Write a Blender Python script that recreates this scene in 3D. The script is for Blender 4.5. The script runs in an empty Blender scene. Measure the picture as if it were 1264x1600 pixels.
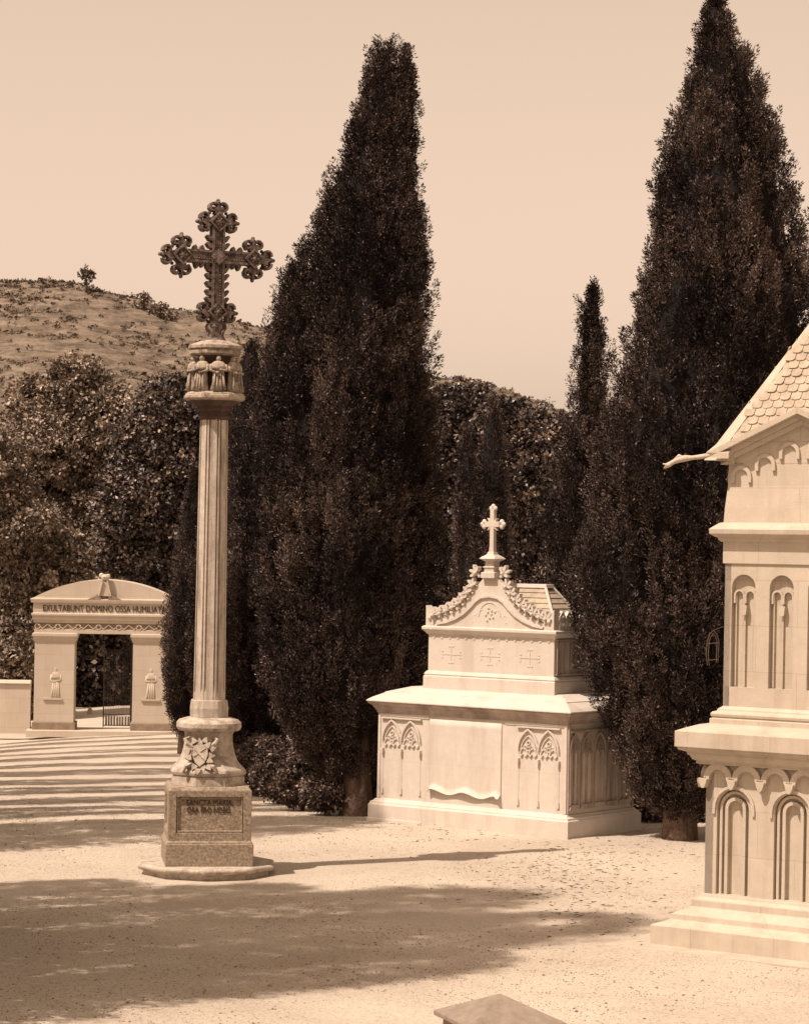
import bpy, math, random
import numpy as np
from mathutils import Vector, Matrix
R = math.radians
random.seed(7)
rng = np.random.default_rng(11)
S = bpy.context.scene
C = S.collection

# ------------------------------------------------------------------ camera
F = 4000.0            # focal length in photo pixels (photo 1264 x 1600)
ROLL = R(1.0)
EYE = 4.0
PPX, PPY = 632.0, 860.0
cd = bpy.data.cameras.new('camera'); cam = bpy.data.objects.new('camera', cd); C.objects.link(cam)
cd.sensor_width = 36; cd.lens = 36 * F / 1600; cd.shift_y = 60 / 1600
cd.clip_start = 0.1; cd.clip_end = 5000
cam.location = (0, 0, EYE)
cam.rotation_mode = 'XYZ'
cam.matrix_world = Matrix.Translation((0, 0, EYE)) @ Matrix.Rotation(R(90), 4, 'X') @ Matrix.Rotation(ROLL, 4, 'Z')
S.camera = cam

# ------------------------------------------------------------------ world, sun, exposure
SUN_EL = R(58)
SUN_DIR = Vector((-0.82, -0.57, 0)).normalized() * math.cos(SUN_EL) + Vector((0, 0, math.sin(SUN_EL)))
w = bpy.data.worlds.new('World'); S.world = w; w.use_nodes = True
nt = w.node_tree; nt.nodes.clear()
sky = nt.nodes.new('ShaderNodeTexSky'); sky.sky_type = 'NISHITA'; sky.sun_disc = False
sky.sun_elevation = SUN_EL; sky.sun_rotation = math.atan2(SUN_DIR.x, SUN_DIR.y)
sky.air_density = 1.0; sky.dust_density = 3.0; sky.ozone_density = 1.0
bw = nt.nodes.new('ShaderNodeRGBToBW')
pw = nt.nodes.new('ShaderNodeMath'); pw.operation = 'POWER'; pw.inputs[1].default_value = 0.75
tint = nt.nodes.new('ShaderNodeMix'); tint.data_type = 'RGBA'; tint.blend_type = 'MULTIPLY'
tint.inputs[0].default_value = 1.0; tint.inputs[7].default_value = (1.0, 0.745, 0.56, 1)
bg = nt.nodes.new('ShaderNodeBackground'); bg.inputs[1].default_value = 0.15
gain = nt.nodes.new('ShaderNodeMath'); gain.operation = 'MULTIPLY'; gain.inputs[1].default_value = 2.0
ow = nt.nodes.new('ShaderNodeOutputWorld')
nt.links.new(sky.outputs[0], bw.inputs[0]); nt.links.new(bw.outputs[0], pw.inputs[0])
nt.links.new(pw.outputs[0], gain.inputs[0])
nt.links.new(gain.outputs[0], tint.inputs[6]); nt.links.new(tint.outputs[2], bg.inputs[0])
nt.links.new(bg.outputs[0], ow.inputs[0])
sd = bpy.data.lights.new('sun', 'SUN'); sd.energy = 5.0; sd.angle = R(0.6); sd.color = (1.0, 0.845, 0.72)
so = bpy.data.objects.new('sun', sd); C.objects.link(so)
so.rotation_euler = (-SUN_DIR).to_track_quat('-Z', 'Y').to_euler()
S.view_settings.view_transform = 'Standard'; S.view_settings.look = 'None'
S.view_settings.exposure = 0.27; S.view_settings.gamma = 1.0
S.render.engine = 'CYCLES'
S.cycles.max_bounces = 6; S.cycles.diffuse_bounces = 3; S.cycles.glossy_bounces = 2
S.cycles.transparent_max_bounces = 4

# ------------------------------------------------------------------ placement
cr, sr = math.cos(ROLL), math.sin(ROLL)
def rel(x, y):
    a, b = x - PPX, PPY - y
    return a * cr - b * sr, a * sr + b * cr
def at(x, y, d):
    X, Z = rel(x, y)
    return Vector((X * d / F, d, EYE + Z * d / F))
def terrain(x, y):
    z = 0.0
    if y > 37:
        t = min(y, 87) - 37
        z = -0.046 * t * min(1, t / 8 + .3)
    return z
def tag(o, label=None, cat=None, group=None, kind=None):
    if label: o['label'] = label
    if cat: o['category'] = cat
    if group: o['group'] = group
    if kind: o['kind'] = kind
    return o
def empty(name, loc, rz=0, label=None, cat=None, group=None):
    o = bpy.data.objects.new(name, None); C.objects.link(o)
    o.empty_display_size = .3
    o.location = loc; o.rotation_euler = (0, 0, rz)
    return tag(o, label, cat, group)

# ------------------------------------------------------------------ mesh builder
class MB:
    def __init__(s): s.v = []; s.f = []; s.M = Matrix.Identity(4)
    def add(s, vs, fs):
        b = len(s.v)
        s.v += [tuple(s.M @ Vector(p)) for p in vs]
        s.f += [tuple(b + i for i in f) for f in fs]
    def box(s, x0, x1, y0, y1, z0, z1, tx=0, ty=0):
        # tx, ty: inset of the top
        s.add([(x0, y0, z0), (x1, y0, z0), (x1, y1, z0), (x0, y1, z0),
               (x0 + tx, y0 + ty, z1), (x1 - tx, y0 + ty, z1), (x1 - tx, y1 - ty, z1), (x0 + tx, y1 - ty, z1)],
              [(0, 3, 2, 1), (4, 5, 6, 7), (0, 1, 5, 4), (1, 2, 6, 5), (2, 3, 7, 6), (3, 0, 4, 7)])
    def rings(s, rings, cap=True):
        n = len(rings[0]); vs = [p for r in rings for p in r]; fs = []
        for k in range(len(rings) - 1):
            for i in range(n):
                j = (i + 1) % n
                fs.append((k * n + i, k * n + j, (k + 1) * n + j, (k + 1) * n + i))
        if cap:
            fs.append(tuple(range(n - 1, -1, -1)))
            fs.append(tuple((len(rings) - 1) * n + i for i in range(n)))
        s.add(vs, fs)
    def lathe(s, prof, n=8, rot=0.0, cx=0, cy=0, sx=1, sy=1):
        s.rings([[(cx + sx * r * math.cos(rot + 2 * math.pi * i / n), cy + sy * r * math.sin(rot + 2 * math.pi * i / n), z)
                  for i in range(n)] for r, z in prof])
    def rect_lathe(s, prof, x0, x1, y0, y1):
        # profile of (outset, z) swept round a rectangle
        s.rings([[(x0 - o, y0 - o, z), (x1 + o, y0 - o, z), (x1 + o, y1 + o, z), (x0 - o, y1 + o, z)] for o, z in prof])
    def ball(s, c, r, n=8, m=6, sc=(1, 1, 1)):
        c = Vector(c); rg = []
        for k in range(1, m):
            a = math.pi * k / m - math.pi / 2
            rg.append([(c.x + sc[0] * r * math.cos(a) * math.cos(2 * math.pi * i / n),
                        c.y + sc[1] * r * math.cos(a) * math.sin(2 * math.pi * i / n),
                        c.z + sc[2] * r * math.sin(a)) for i in range(n)])
        b = len(rg) * n
        vs = [p for q in rg for p in q] + [(c.x, c.y, c.z - r * sc[2]), (c.x, c.y, c.z + r * sc[2])]
        fs = []
        for k in range(len(rg) - 1):
            for i in range(n):
                j = (i + 1) % n
                fs.append((k * n + i, k * n + j, (k + 1) * n + j, (k + 1) * n + i))
        for i in range(n):
            j = (i + 1) % n
            fs.append((b, j, i)); fs.append((b + 1, (len(rg) - 1) * n + i, (len(rg) - 1) * n + j))
        s.add(vs, fs)
    def tube(s, pts, rad, n=6, sc=1.0):
        pts = [Vector(p) for p in pts]; rg = []
        if not hasattr(rad, '__len__'): rad = [rad] * len(pts)
        up = None
        for i, p in enumerate(pts):
            t = (pts[min(i + 1, len(pts) - 1)] - pts[max(i - 1, 0)]).normalized()
            if up is None:
                up = Vector((0, 0, 1)) if abs(t.z) < .9 else Vector((0, 1, 0))
            a = t.cross(up).normalized(); b = a.cross(t).normalized(); up = b
            rg.append([tuple(p + (a * math.cos(2 * math.pi * k / n) + b * math.sin(2 * math.pi * k / n) * sc) * rad[i]) for k in range(n)])
        s.rings(rg)
    def prism(s, poly, y0, y1, fr=None):
        # poly in (x,z), extruded along y; fr maps (s, t, depth)
        n = len(poly); fr = fr or (lambda a, b, c: (a, c, b))
        vs = [fr(x, z, y0) for x, z in poly] + [fr(x, z, y1) for x, z in poly]
        fs = [tuple(range(n)), tuple(range(2 * n - 1, n - 1, -1))]
        fs += [(i, n + i, n + (i + 1) % n, (i + 1) % n) for i in range(n)]
        s.add(vs, fs)
    def band(s, path, wd, y0, y1, fr=None, closed=False):
        # ribbon of width wd following a 2D path, from depth y0 to y1
        fr = fr or (lambda a, b, c: (a, c, b))
        P = [Vector(p) for p in path]; n = len(P); L = []; Q = []
        for i in range(n):
            a = P[i - 1] if (i > 0 or closed) else P[i]
            b = P[(i + 1) % n] if (i < n - 1 or closed) else P[i]
            t = (b - a)
            if t.length < 1e-9: t = Vector((1, 0))
            t.normalize(); nn = Vector((-t.y, t.x))
            L.append(P[i] + nn * wd / 2); Q.append(P[i] - nn * wd / 2)
        vs = []
        for i in range(n):
            for q in (L[i], Q[i]):
                vs.append(fr(q.x, q.y, y0)); vs.append(fr(q.x, q.y, y1))
        fs = []
        m = n if closed else n - 1
        for i in range(m):
            a = 4 * i; b = 4 * ((i + 1) % n)
            fs += [(a, b, b + 2, a + 2), (a + 1, a + 3, b + 3, b + 1), (a, a + 1, b + 1, b), (a + 2, b + 2, b + 3, a + 3)]
        if not closed:
            fs += [(0, 2, 3, 1), (4 * n - 4, 4 * n - 3, 4 * n - 1, 4 * n - 2)]
        s.add(vs, fs)
    def build(s, name, mat, parent=None, bevel=0.0, smooth=False, label=None):
        me = bpy.data.meshes.new(name); me.from_pydata(s.v, [], s.f); me.update()
        import bmesh
        bm = bmesh.new(); bm.from_mesh(me); bmesh.ops.recalc_face_normals(bm, faces=bm.faces); bm.to_mesh(me); bm.free()
        o = bpy.data.objects.new(name, me); C.objects.link(o)
        if mat: me.materials.append(mat)
        if parent: o.parent = parent
        if smooth: me.polygons.foreach_set('use_smooth', [True] * len(me.polygons))
        if bevel:
            m = o.modifiers.new('bevel', 'BEVEL'); m.width = bevel; m.segments = 2; m.limit_method = 'ANGLE'; m.angle_limit = R(35)
        if label: o['label'] = label
        return o

def plate_arch(mb, x0, x1, z0, z1, y0, y1, cx, r, zb, zs, fr=None, n=12, pointed=False):
    """slab with an arched opening cut through it (front at y0, back at y1)"""
    fr = fr or (lambda a, b, c: (a, c, b))
    inn = [(cx - r, zb), (cx - r, (zb + zs) / 2), (cx - r, zs)]
    top = [(cx - r * math.cos(math.pi * k / n), zs + r * math.sin(math.pi * k / n)) for k in range(1, n)]
    inn += top + [(cx + r, zs), (cx + r, (zb + zs) / 2), (cx + r, zb)]
    out = []
    for (a, b) in inn:
        if b <= zs + 1e-6: out.append((x0 if a < cx else x1, b if b > zb else zb))
        else:
            ang = math.atan2(b - zs, a - cx)
            tx = (x1 - cx) / math.cos(ang) if math.cos(ang) > 1e-6 else ((x0 - cx) / math.cos(ang) if math.cos(ang) < -1e-6 else 1e9)
            tz = (z1 - zs) / max(math.sin(ang), 1e-6)
            t = min(tx, tz)
            out.append((cx + t * math.cos(ang), zs + t * math.sin(ang)))
    m = len(inn); vs = []
    for a, b in inn: vs += [fr(a, b, y0), fr(a, b, y1)]
    for a, b in out: vs += [fr(a, b, y0), fr(a, b, y1)]
    fs = []
    for i in range(m - 1):
        fs.append((2 * i, 2 * i + 2, 2 * (m + i + 1), 2 * (m + i)))
        fs.append((2 * i, 2 * i + 1, 2 * i + 3, 2 * i + 2))
        fs.append((2 * (m + i), 2 * (m + i + 1), 2 * (m + i + 1) + 1, 2 * (m + i) + 1))
    mb.add(vs, fs)
    # corners above the arch that radial mapping leaves out
    for sx, xx in ((-1, x0), (1, x1)):
        c = [p for p in out if p[1] > zs and (p[0] - cx) * sx > 0]
        k1 = max([p for p in c if abs(p[0] - xx) < 1e-5], key=lambda p: p[1], default=None)
        k2 = max([p for p in c if abs(p[1] - z1) < 1e-5], key=lambda p: abs(p[0] - cx), default=None)
        if k1 and k2 and k1 != k2: mb.prism([k1, (xx, z1), k2], y0, y1, fr)
    if zb > z0: mb.prism([(x0, z0), (x1, z0), (x1, zb), (x0, zb)], y0, y1, fr)

# ------------------------------------------------------------------ materials
def mat(name, col, rough=.8, nscale=6, amt=.25, bump=.15, bscale=40, dark=None, dscale=1.5, dthr=(.55, .75), damt=.6, spec=.25, streak=False, joints=None):
    m = bpy.data.materials.new(name); m.use_nodes = True; t = m.node_tree; t.nodes.clear(); L = t.links.new
    out = t.nodes.new('ShaderNodeOutputMaterial'); p = t.nodes.new('ShaderNodeBsdfPrincipled'); L(p.outputs[0], out.inputs[0])
    p.inputs['Roughness'].default_value = rough; p.inputs['Specular IOR Level'].default_value = spec
    tc = t.nodes.new('ShaderNodeTexCoord')
    n1 = t.nodes.new('ShaderNodeTexNoise'); n1.inputs['Scale'].default_value = nscale; n1.inputs['Detail'].default_value = 8; n1.inputs['Roughness'].default_value = .65
    L(tc.outputs['Object'], n1.inputs['Vector'])
    r1 = t.nodes.new('ShaderNodeValToRGB')
    c = np.array(col)
    lo = tuple(np.clip(c * (1 - amt), 0, 1)) + (1,); hi = tuple(np.clip(c * (1 + amt * .6), 0, .95)) + (1,)
    r1.color_ramp.elements[0].position = .3; r1.color_ramp.elements[0].color = lo
    r1.color_ramp.elements[1].position = .7; r1.color_ramp.elements[1].color = hi
    L(n1.outputs[0], r1.inputs[0]); cur = r1.outputs[0]
    if dark is not None:
        n2 = t.nodes.new('ShaderNodeTexNoise'); n2.inputs['Scale'].default_value = dscale; n2.inputs['Detail'].default_value = 10; n2.inputs['Roughness'].default_value = .7
        if streak:
            mp = t.nodes.new('ShaderNodeMapping'); mp.inputs['Scale'].default_value = (1, 1, .12)
            L(tc.outputs['Object'], mp.inputs[0]); L(mp.outputs[0], n2.inputs['Vector'])
        else: L(tc.outputs['Object'], n2.inputs['Vector'])
        r2 = t.nodes.new('ShaderNodeMapRange'); r2.inputs[1].default_value = dthr[0]; r2.inputs[2].default_value = dthr[1]; r2.inputs[4].default_value = damt
        L(n2.outputs[0], r2.inputs[0])
        mx = t.nodes.new('ShaderNodeMix'); mx.data_type = 'RGBA'
        L(r2.outputs[0], mx.inputs[0]); L(cur, mx.inputs[6]); mx.inputs[7].default_value = tuple(dark) + (1,)
        cur = mx.outputs[2]
    L(cur, p.inputs['Base Color'])
    if joints:
        sx_ = t.nodes.new('ShaderNodeSeparateXYZ'); cx_ = t.nodes.new('ShaderNodeCombineXYZ'); ad = t.nodes.new('ShaderNodeMath'); ad.operation = 'ADD'
        L(tc.outputs['Object'], sx_.inputs[0]); L(sx_.outputs['X'], ad.inputs[0]); L(sx_.outputs['Y'], ad.inputs[1]); L(ad.outputs[0], cx_.inputs['X']); L(sx_.outputs['Z'], cx_.inputs['Y'])
        bk = t.nodes.new('ShaderNodeTexBrick'); bk.inputs['Scale'].default_value = 1.0; bk.inputs['Brick Width'].default_value = joints[0]; bk.inputs['Row Height'].default_value = joints[1]
        bk.inputs['Mortar Size'].default_value = .004; bk.inputs['Mortar Smooth'].default_value = .3
        bk.inputs['Color1'].default_value = (1, 1, 1, 1); bk.inputs['Color2'].default_value = (.93, .92, .9, 1); bk.inputs['Mortar'].default_value = (.55, .5, .45, 1)
        L(cx_.outputs[0], bk.inputs['Vector'])
        mj = t.nodes.new('ShaderNodeMix'); mj.data_type = 'RGBA'; mj.blend_type = 'MULTIPLY'; mj.inputs[0].default_value = joints[2]
        L(cur, mj.inputs[6]); L(bk.outputs[0], mj.inputs[7]); L(mj.outputs[2], p.inputs['Base Color'])
    if bump:
        n3 = t.nodes.new('ShaderNodeTexNoise'); n3.inputs['Scale'].default_value = bscale; n3.inputs['Detail'].default_value = 6
        L(tc.outputs['Object'], n3.inputs['Vector'])
        b = t.nodes.new('ShaderNodeBump'); b.inputs['Strength'].default_value = bump; b.inputs['Distance'].default_value = .02
        L(n3.outputs[0], b.inputs['Height']); L(b.outputs[0], p.inputs['Normal'])
    return m
def leafmat(name, c0, c1, rough=.5, spec=.35, trans=.0):
    m = bpy.data.materials.new(name); m.use_nodes = True; t = m.node_tree; t.nodes.clear(); L = t.links.new
    out = t.nodes.new('ShaderNodeOutputMaterial'); p = t.nodes.new('ShaderNodeBsdfPrincipled')
    p.inputs['Roughness'].default_value = rough; p.inputs['Specular IOR Level'].default_value = spec
    a = t.nodes.new('ShaderNodeAttribute'); a.attribute_name = 'tone'
    r = t.nodes.new('ShaderNodeValToRGB'); r.color_ramp.elements[0].color = tuple(c0) + (1,); r.color_ramp.elements[1].color = tuple(c1) + (1,)
    r.color_ramp.elements[0].position = .42; r.color_ramp.elements[1].position = 1
    q = r.color_ramp.elements.new(.9); q.color = tuple(np.array(c0) * .3 + np.array(c1) * .7) + (1,); r.color_ramp.elements[-1].color = tuple(np.minimum(np.array(c1) * 1.45, .8)) + (1,)
    L(a.outputs['Fac'], r.inputs[0]); L(r.outputs[0], p.inputs['Base Color']); L(p.outputs[0], out.inputs[0])
    return m

M = {}
M['marble'] = mat('white_marble', (.54, .48, .42), .7, 9, .07, .12, 60, dark=(.34, .27, .22), dscale=3.4, dthr=(.48, .72), damt=.45, streak=True, joints=(1.1, .9, .18))
M['marble_band'] = mat('stained_shade_marble', (.42, .35, .30), .75, 6, .2, .2, 60, dark=(.15, .105, .085), dscale=3, dthr=(.42, .66), damt=.75, streak=True)  # stained marble, painted darker for the tomb's shaded side and cornice hollow
M['chapel'] = mat('cream_stone', (.46, .395, .32), .75, 5, .10, .15, 70, dark=(.28, .21, .15), dscale=3, dthr=(.46, .7), damt=.5, streak=True, joints=(.93, .47, .45))
M['slate'] = mat('stone_slates', (.38, .31, .235), .85, 7, .3, .3, 50, dark=(.2, .15, .11), dscale=5)
M['pedestal'] = mat('lichened_granite', (.38, .30, .22), .9, 30, .42, .6, 90, dark=(.11, .075, .058), dscale=26, dthr=(.44, .62), damt=.6)
M['column'] = mat('weathered_limestone', (.49, .42, .35), .85, 14, .2, .3, 70, dark=(.15, .11, .085), dscale=9, dthr=(.47, .66), damt=.7, streak=True)
M['base_stone'] = mat('pale_limestone', (.47, .40, .33), .85, 12, .2, .4, 60, dark=(.14, .10, .075), dscale=8, dthr=(.46, .64), damt=.65)
M['cross'] = mat('blackened_carved_stone', (.19, .142, .12), .65, 20, .5, .5, 80, dark=(.045, .025, .022), dscale=14, dthr=(.44, .56), damt=.85, spec=.4)
M['capstone'] = mat('grimy_capstone', (.40, .33, .265), .9, 16, .3, .5, 60, dark=(.09, .06, .045), dscale=9, dthr=(.46, .62), damt=.75)
M['under'] = mat('shade_darkened_stone', (.11, .075, .058), .9, 14, .4, .4, 60, dark=(.05, .03, .025), dscale=7, dthr=(.4, .6), damt=.8)  # weathered stone, colour darkened for shade under the ledge and behind the figures
M['ink'] = mat('blackened_lettering', (.045, .028, .024), .8, 30, .2, 0)
M['gate'] = mat('pale_plaster', (.50, .43, .355), .8, 1.5, .06, .05, 30, dark=(.42, .34, .27), dscale=2.2, dthr=(.48, .7), damt=.5, streak=True, joints=(1.0, .5, .7))
M['gate_dark'] = mat('weathered_gate_plinth', (.26, .19, .14), .9, 4, .3, .2, 30)
M['iron'] = mat('dark_iron', (.05, .035, .03), .5, 20, .3, .1, 50, spec=.5)
M['bark'] = mat('cypress_bark', (.17, .115, .085), .95, 14, .5, .8, 25, dark=(.04, .025, .02), dscale=7, dthr=(.45, .6), damt=.7, streak=True)
M['cypress'] = leafmat('cypress_foliage', (.016, .0105, .0098), (.20, .145, .12), .6, .12)
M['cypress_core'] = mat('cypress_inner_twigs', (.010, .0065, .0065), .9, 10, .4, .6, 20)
M['broad'] = leafmat('broad_foliage', (.022, .0145, .013), (.40, .31, .25), .42, .4)
M['broad_pale'] = leafmat('pale_broad_foliage', (.12, .09, .068), (.54, .43, .335), .5, .25)
M['shrub'] = leafmat('shrub_foliage', (.05, .033, .027), (.42, .31, .25), .5, .3)
M['scrub'] = leafmat('hill_scrub_foliage', (.07, .05, .036), (.26, .195, .14), .6, .2)
M['mark'] = mat('old_marker_stone', (.24, .19, .15), .9, 12, .2, .3, 50, dark=(.14, .1, .07), dscale=5)
M['pebble'] = mat('pebbles', (.22, .16, .12), .9, 30, .5, 0)
M['straw'] = mat('dry_twigs', (.12, .08, .06), .9, 30, .4, 0)

def ground_mat():
    m = bpy.data.materials.new('pale_gravel'); m.use_nodes = True; t = m.node_tree; t.nodes.clear(); L = t.links.new
    out = t.nodes.new('ShaderNodeOutputMaterial'); p = t.nodes.new('ShaderNodeBsdfPrincipled'); L(p.outputs[0], out.inputs[0])
    p.inputs['Roughness'].default_value = .95; p.inputs['Specular IOR Level'].default_value = .1
    g = t.nodes.new('ShaderNodeNewGeometry')
    def noise(sc, det=8, ro=.6):
        n = t.nodes.new('ShaderNodeTexNoise'); n.inputs['Scale'].default_value = sc; n.inputs['Detail'].default_value = det; n.inputs['Roughness'].default_value = ro
        L(g.outputs['Position'], n.inputs['Vector']); return n
    a = noise(.35, 5); b = noise(28, 5, .85); c = noise(4, 8, .75)
    r = t.nodes.new('ShaderNodeValToRGB'); e = r.color_ramp.elements
    e[0].position = .3; e[0].color = (.40, .335, .27, 1); e[1].position = .7; e[1].color = (.53, .46, .38, 1)
    L(a.outputs[0], r.inputs[0])
    r2 = t.nodes.new('ShaderNodeMapRange'); r2.inputs[1].default_value = .50; r2.inputs[2].default_value = .66; r2.inputs[4].default_value = .75
    L(b.outputs[0], r2.inputs[0])
    mx = t.nodes.new('ShaderNodeMix'); mx.data_type = 'RGBA'; L(r2.outputs[0], mx.inputs[0]); L(r.outputs[0], mx.inputs[6]); mx.inputs[7].default_value = (.16, .115, .085, 1)
    r3 = t.nodes.new('ShaderNodeMapRange'); r3.inputs[1].default_value = .55; r3.inputs[2].default_value = .8; r3.inputs[4].default_value = .45
    L(c.outputs[0], r3.inputs[0])
    mx2 = t.nodes.new('ShaderNodeMix'); mx2.data_type = 'RGBA'; L(r3.outputs[0], mx2.inputs[0]); L(mx.outputs[2], mx2.inputs[6]); mx2.inputs[7].default_value = (.24, .18, .13, 1)
    L(mx2.outputs[2], p.inputs['Base Color'])
    bm = t.nodes.new('ShaderNodeBump'); bm.inputs['Strength'].default_value = .5; bm.inputs['Distance'].default_value = .025
    hs = t.nodes.new('ShaderNodeMath'); hs.operation = 'MULTIPLY_ADD'; hs.inputs[1].default_value = 3.0
    d = noise(2.2, 6, .6); L(d.outputs[0], hs.inputs[0]); L(b.outputs[0], hs.inputs[2])
    L(hs.outputs[0], bm.inputs['Height']); L(bm.outputs[0], p.inputs['Normal'])
    return m
M['ground'] = ground_mat()

def hill_mat():
    m = bpy.data.materials.new('terraced_hillside'); m.use_nodes = True; t = m.node_tree; t.nodes.clear(); L = t.links.new
    out = t.nodes.new('ShaderNodeOutputMaterial'); p = t.nodes.new('ShaderNodeBsdfPrincipled'); L(p.outputs[0], out.inputs[0])
    p.inputs['Roughness'].default_value = 1; p.inputs['Specular IOR Level'].default_value = .05
    g = t.nodes.new('ShaderNodeNewGeometry')
    def noise(sc, det=8, ro=.6, vec=None):
        n = t.nodes.new('ShaderNodeTexNoise'); n.inputs['Scale'].default_value = sc; n.inputs['Detail'].default_value = det; n.inputs['Roughness'].default_value = ro
        L(vec or g.outputs['Position'], n.inputs['Vector']); return n
    mp = t.nodes.new('ShaderNodeMapping'); mp.inputs['Scale'].default_value = (.35, .1, 1.6); mp.inputs['Rotation'].default_value = (0, R(12), 0)
    L(g.outputs['Position'], mp.inputs[0])
    a = noise(.9, 6, .7, mp.outputs[0]); b = noise(2.2, 10, .95); c = noise(.12, 5)
    r = t.nodes.new('ShaderNodeValToRGB'); e = r.color_ramp.elements
    e[0].position = .43; e[0].color = (.10, .078, .06, 1); e[1].position = .57; e[1].color = (.32, .255, .197, 1)
    mxn = t.nodes.new('ShaderNodeMath'); mxn.operation = 'ADD'; h = t.nodes.new('ShaderNodeMath'); h.operation = 'MULTIPLY'; h.inputs[1].default_value = .5
    L(a.outputs[0], mxn.inputs[0]); L(b.outputs[0], mxn.inputs[1]); L(mxn.outputs[0], h.inputs[0]); L(h.outputs[0], r.inputs[0])
    r2 = t.nodes.new('ShaderNodeMapRange'); r2.inputs[1].default_value = .5; r2.inputs[2].default_value = .7; r2.inputs[4].default_value = .5
    L(c.outputs[0], r2.inputs[0])
    mx = t.nodes.new('ShaderNodeMix'); mx.data_type = 'RGBA'; L(r2.outputs[0], mx.inputs[0]); L(r.outputs[0], mx.inputs[6]); mx.inputs[7].default_value = (.13, .09, .06, 1)
    L(mx.outputs[2], p.inputs['Base Color'])
    bm = t.nodes.new('ShaderNodeBump'); bm.inputs['Strength'].default_value = .8; bm.inputs['Distance'].default_value = .8
    L(h.outputs[0], bm.inputs['Height']); L(bm.outputs[0], p.inputs['Normal'])
    return m
M['hill'] = hill_mat()

# ------------------------------------------------------------------ ground and hill
def vnoise(x, y, seed=0):
    xi = np.floor(x).astype(int); yi = np.floor(y).astype(int); xf = x - xi; yf = y - yi
    def h(a, b):
        v = np.sin(a * 127.1 + b * 311.7 + seed * 74.7) * 43758.5453
        return v - np.floor(v)
    u = xf * xf * (3 - 2 * xf); v = yf * yf * (3 - 2 * yf)
    return (h(xi, yi) * (1 - u) + h(xi + 1, yi) * u) * (1 - v) + (h(xi, yi + 1) * (1 - u) + h(xi + 1, yi + 1) * u) * v
def fbm(x, y, o=4, seed=0):
    s = 0; a = .5
    for k in range(o): s = s + a * (vnoise(x * 2 ** k, y * 2 ** k, seed + k) - .5); a *= .5
    return s
def np_mesh(name, V, Fq, m, smooth=True, tone=None, parent=None):
    me = bpy.data.meshes.new(name)
    V = np.asarray(V, dtype=np.float32); Fq = np.asarray(Fq, dtype=np.int32)
    n = Fq.shape[1]
    me.vertices.add(len(V)); me.vertices.foreach_set('co', V.ravel())
    me.loops.add(Fq.size); me.loops.foreach_set('vertex_index', Fq.ravel())
    me.polygons.add(len(Fq)); me.polygons.foreach_set('loop_start', np.arange(0, Fq.size, n, dtype=np.int32))
    me.update(calc_edges=True); me.validate()
    if smooth: me.polygons.foreach_set('use_smooth', np.ones(len(me.polygons), dtype=bool))
    if tone is not None:
        a = me.attributes.new('tone', 'FLOAT', 'POINT'); a.data.foreach_set('value', np.asarray(tone, dtype=np.float32))
    me.materials.append(m)
    o = bpy.data.objects.new(name, me); C.objects.link(o)
    if parent: o.parent = parent
    return o
def grid(name, xs, ys, zf, m):
    X, Y = np.meshgrid(xs, ys); Z = zf(X, Y)
    V = np.stack([X, Y, Z], -1).reshape(-1, 3); nx = len(xs); ny = len(ys)
    i = (np.arange(ny - 1)[:, None] * nx + np.arange(nx - 1)[None, :]).ravel()
    return np_mesh(name, V, np.stack([i, i + 1, i + 1 + nx, i + nx], -1), m)
def ground_z(X, Y):
    t = np.clip(Y, 37, 87) - 37
    z = -0.046 * t * np.minimum(1, t / 8 + .3)
    z = z - .006 * np.clip(-X - 5, 0, 8) ** 2 * np.clip((Y - 40) / 20, 0, 1)
    near = np.clip((150 - Y) / 50, 0, 1)
    return z + fbm(X * .45, Y * .45, 5, 3) * .09 * near
xs = np.concatenate([np.linspace(-1500, -40, 12), np.arange(-30, 30, .3), np.linspace(40, 1500, 12)])
ys = np.concatenate([np.linspace(-300, 4, 8), np.arange(6, 60, .3), np.arange(60, 110, 1), np.linspace(115, 1500, 16)])
g = grid('ground', xs, ys, ground_z, M['ground']); tag(g, kind='structure')
def gz(x, y): return float(ground_z(np.array([float(x)]), np.array([float(y)]))[0])

HX = [-60, -48, -39.5, -35, -30, -24, -18, -10, 0, 5, 10, 15, 20, 30, 45, 70, 120]
HY = [447, 447, 447, 462, 482, 500, 520, 545, 578, 600, 612, 632, 655, 690, 720, 760, 800]
def ridge(x): return EYE + (862 - np.interp(x, HX, HY) + x * 0.23) * 300 / F
def hill_z(X, Y):
    t = np.clip((Y - 150) / 150, 0, 1)
    up = np.where(Y < 300, t ** .9, 1 - (Y - 300) / 400 * .8)
    terr = np.sin(Y * .75 + X * .22 + 2 * fbm(X * .05, Y * .05, 3, 2)) * .55 * np.clip(t * 3, 0, 1)
    return -3 + (ridge(X * 300 / np.maximum(Y, 150)) + 3) * up + fbm(X * .08, Y * .08, 5, 9) * 2.2 * t + fbm(X * .5, Y * .5, 4, 5) * .9 * t + terr
h = grid('hill', np.arange(-120, 140, 1.0), np.concatenate([np.arange(140, 290, 2.), np.arange(290, 312, 1.), np.arange(314, 420, 8.)]), hill_z, M['hill'])
tag(h, kind='structure')

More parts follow.
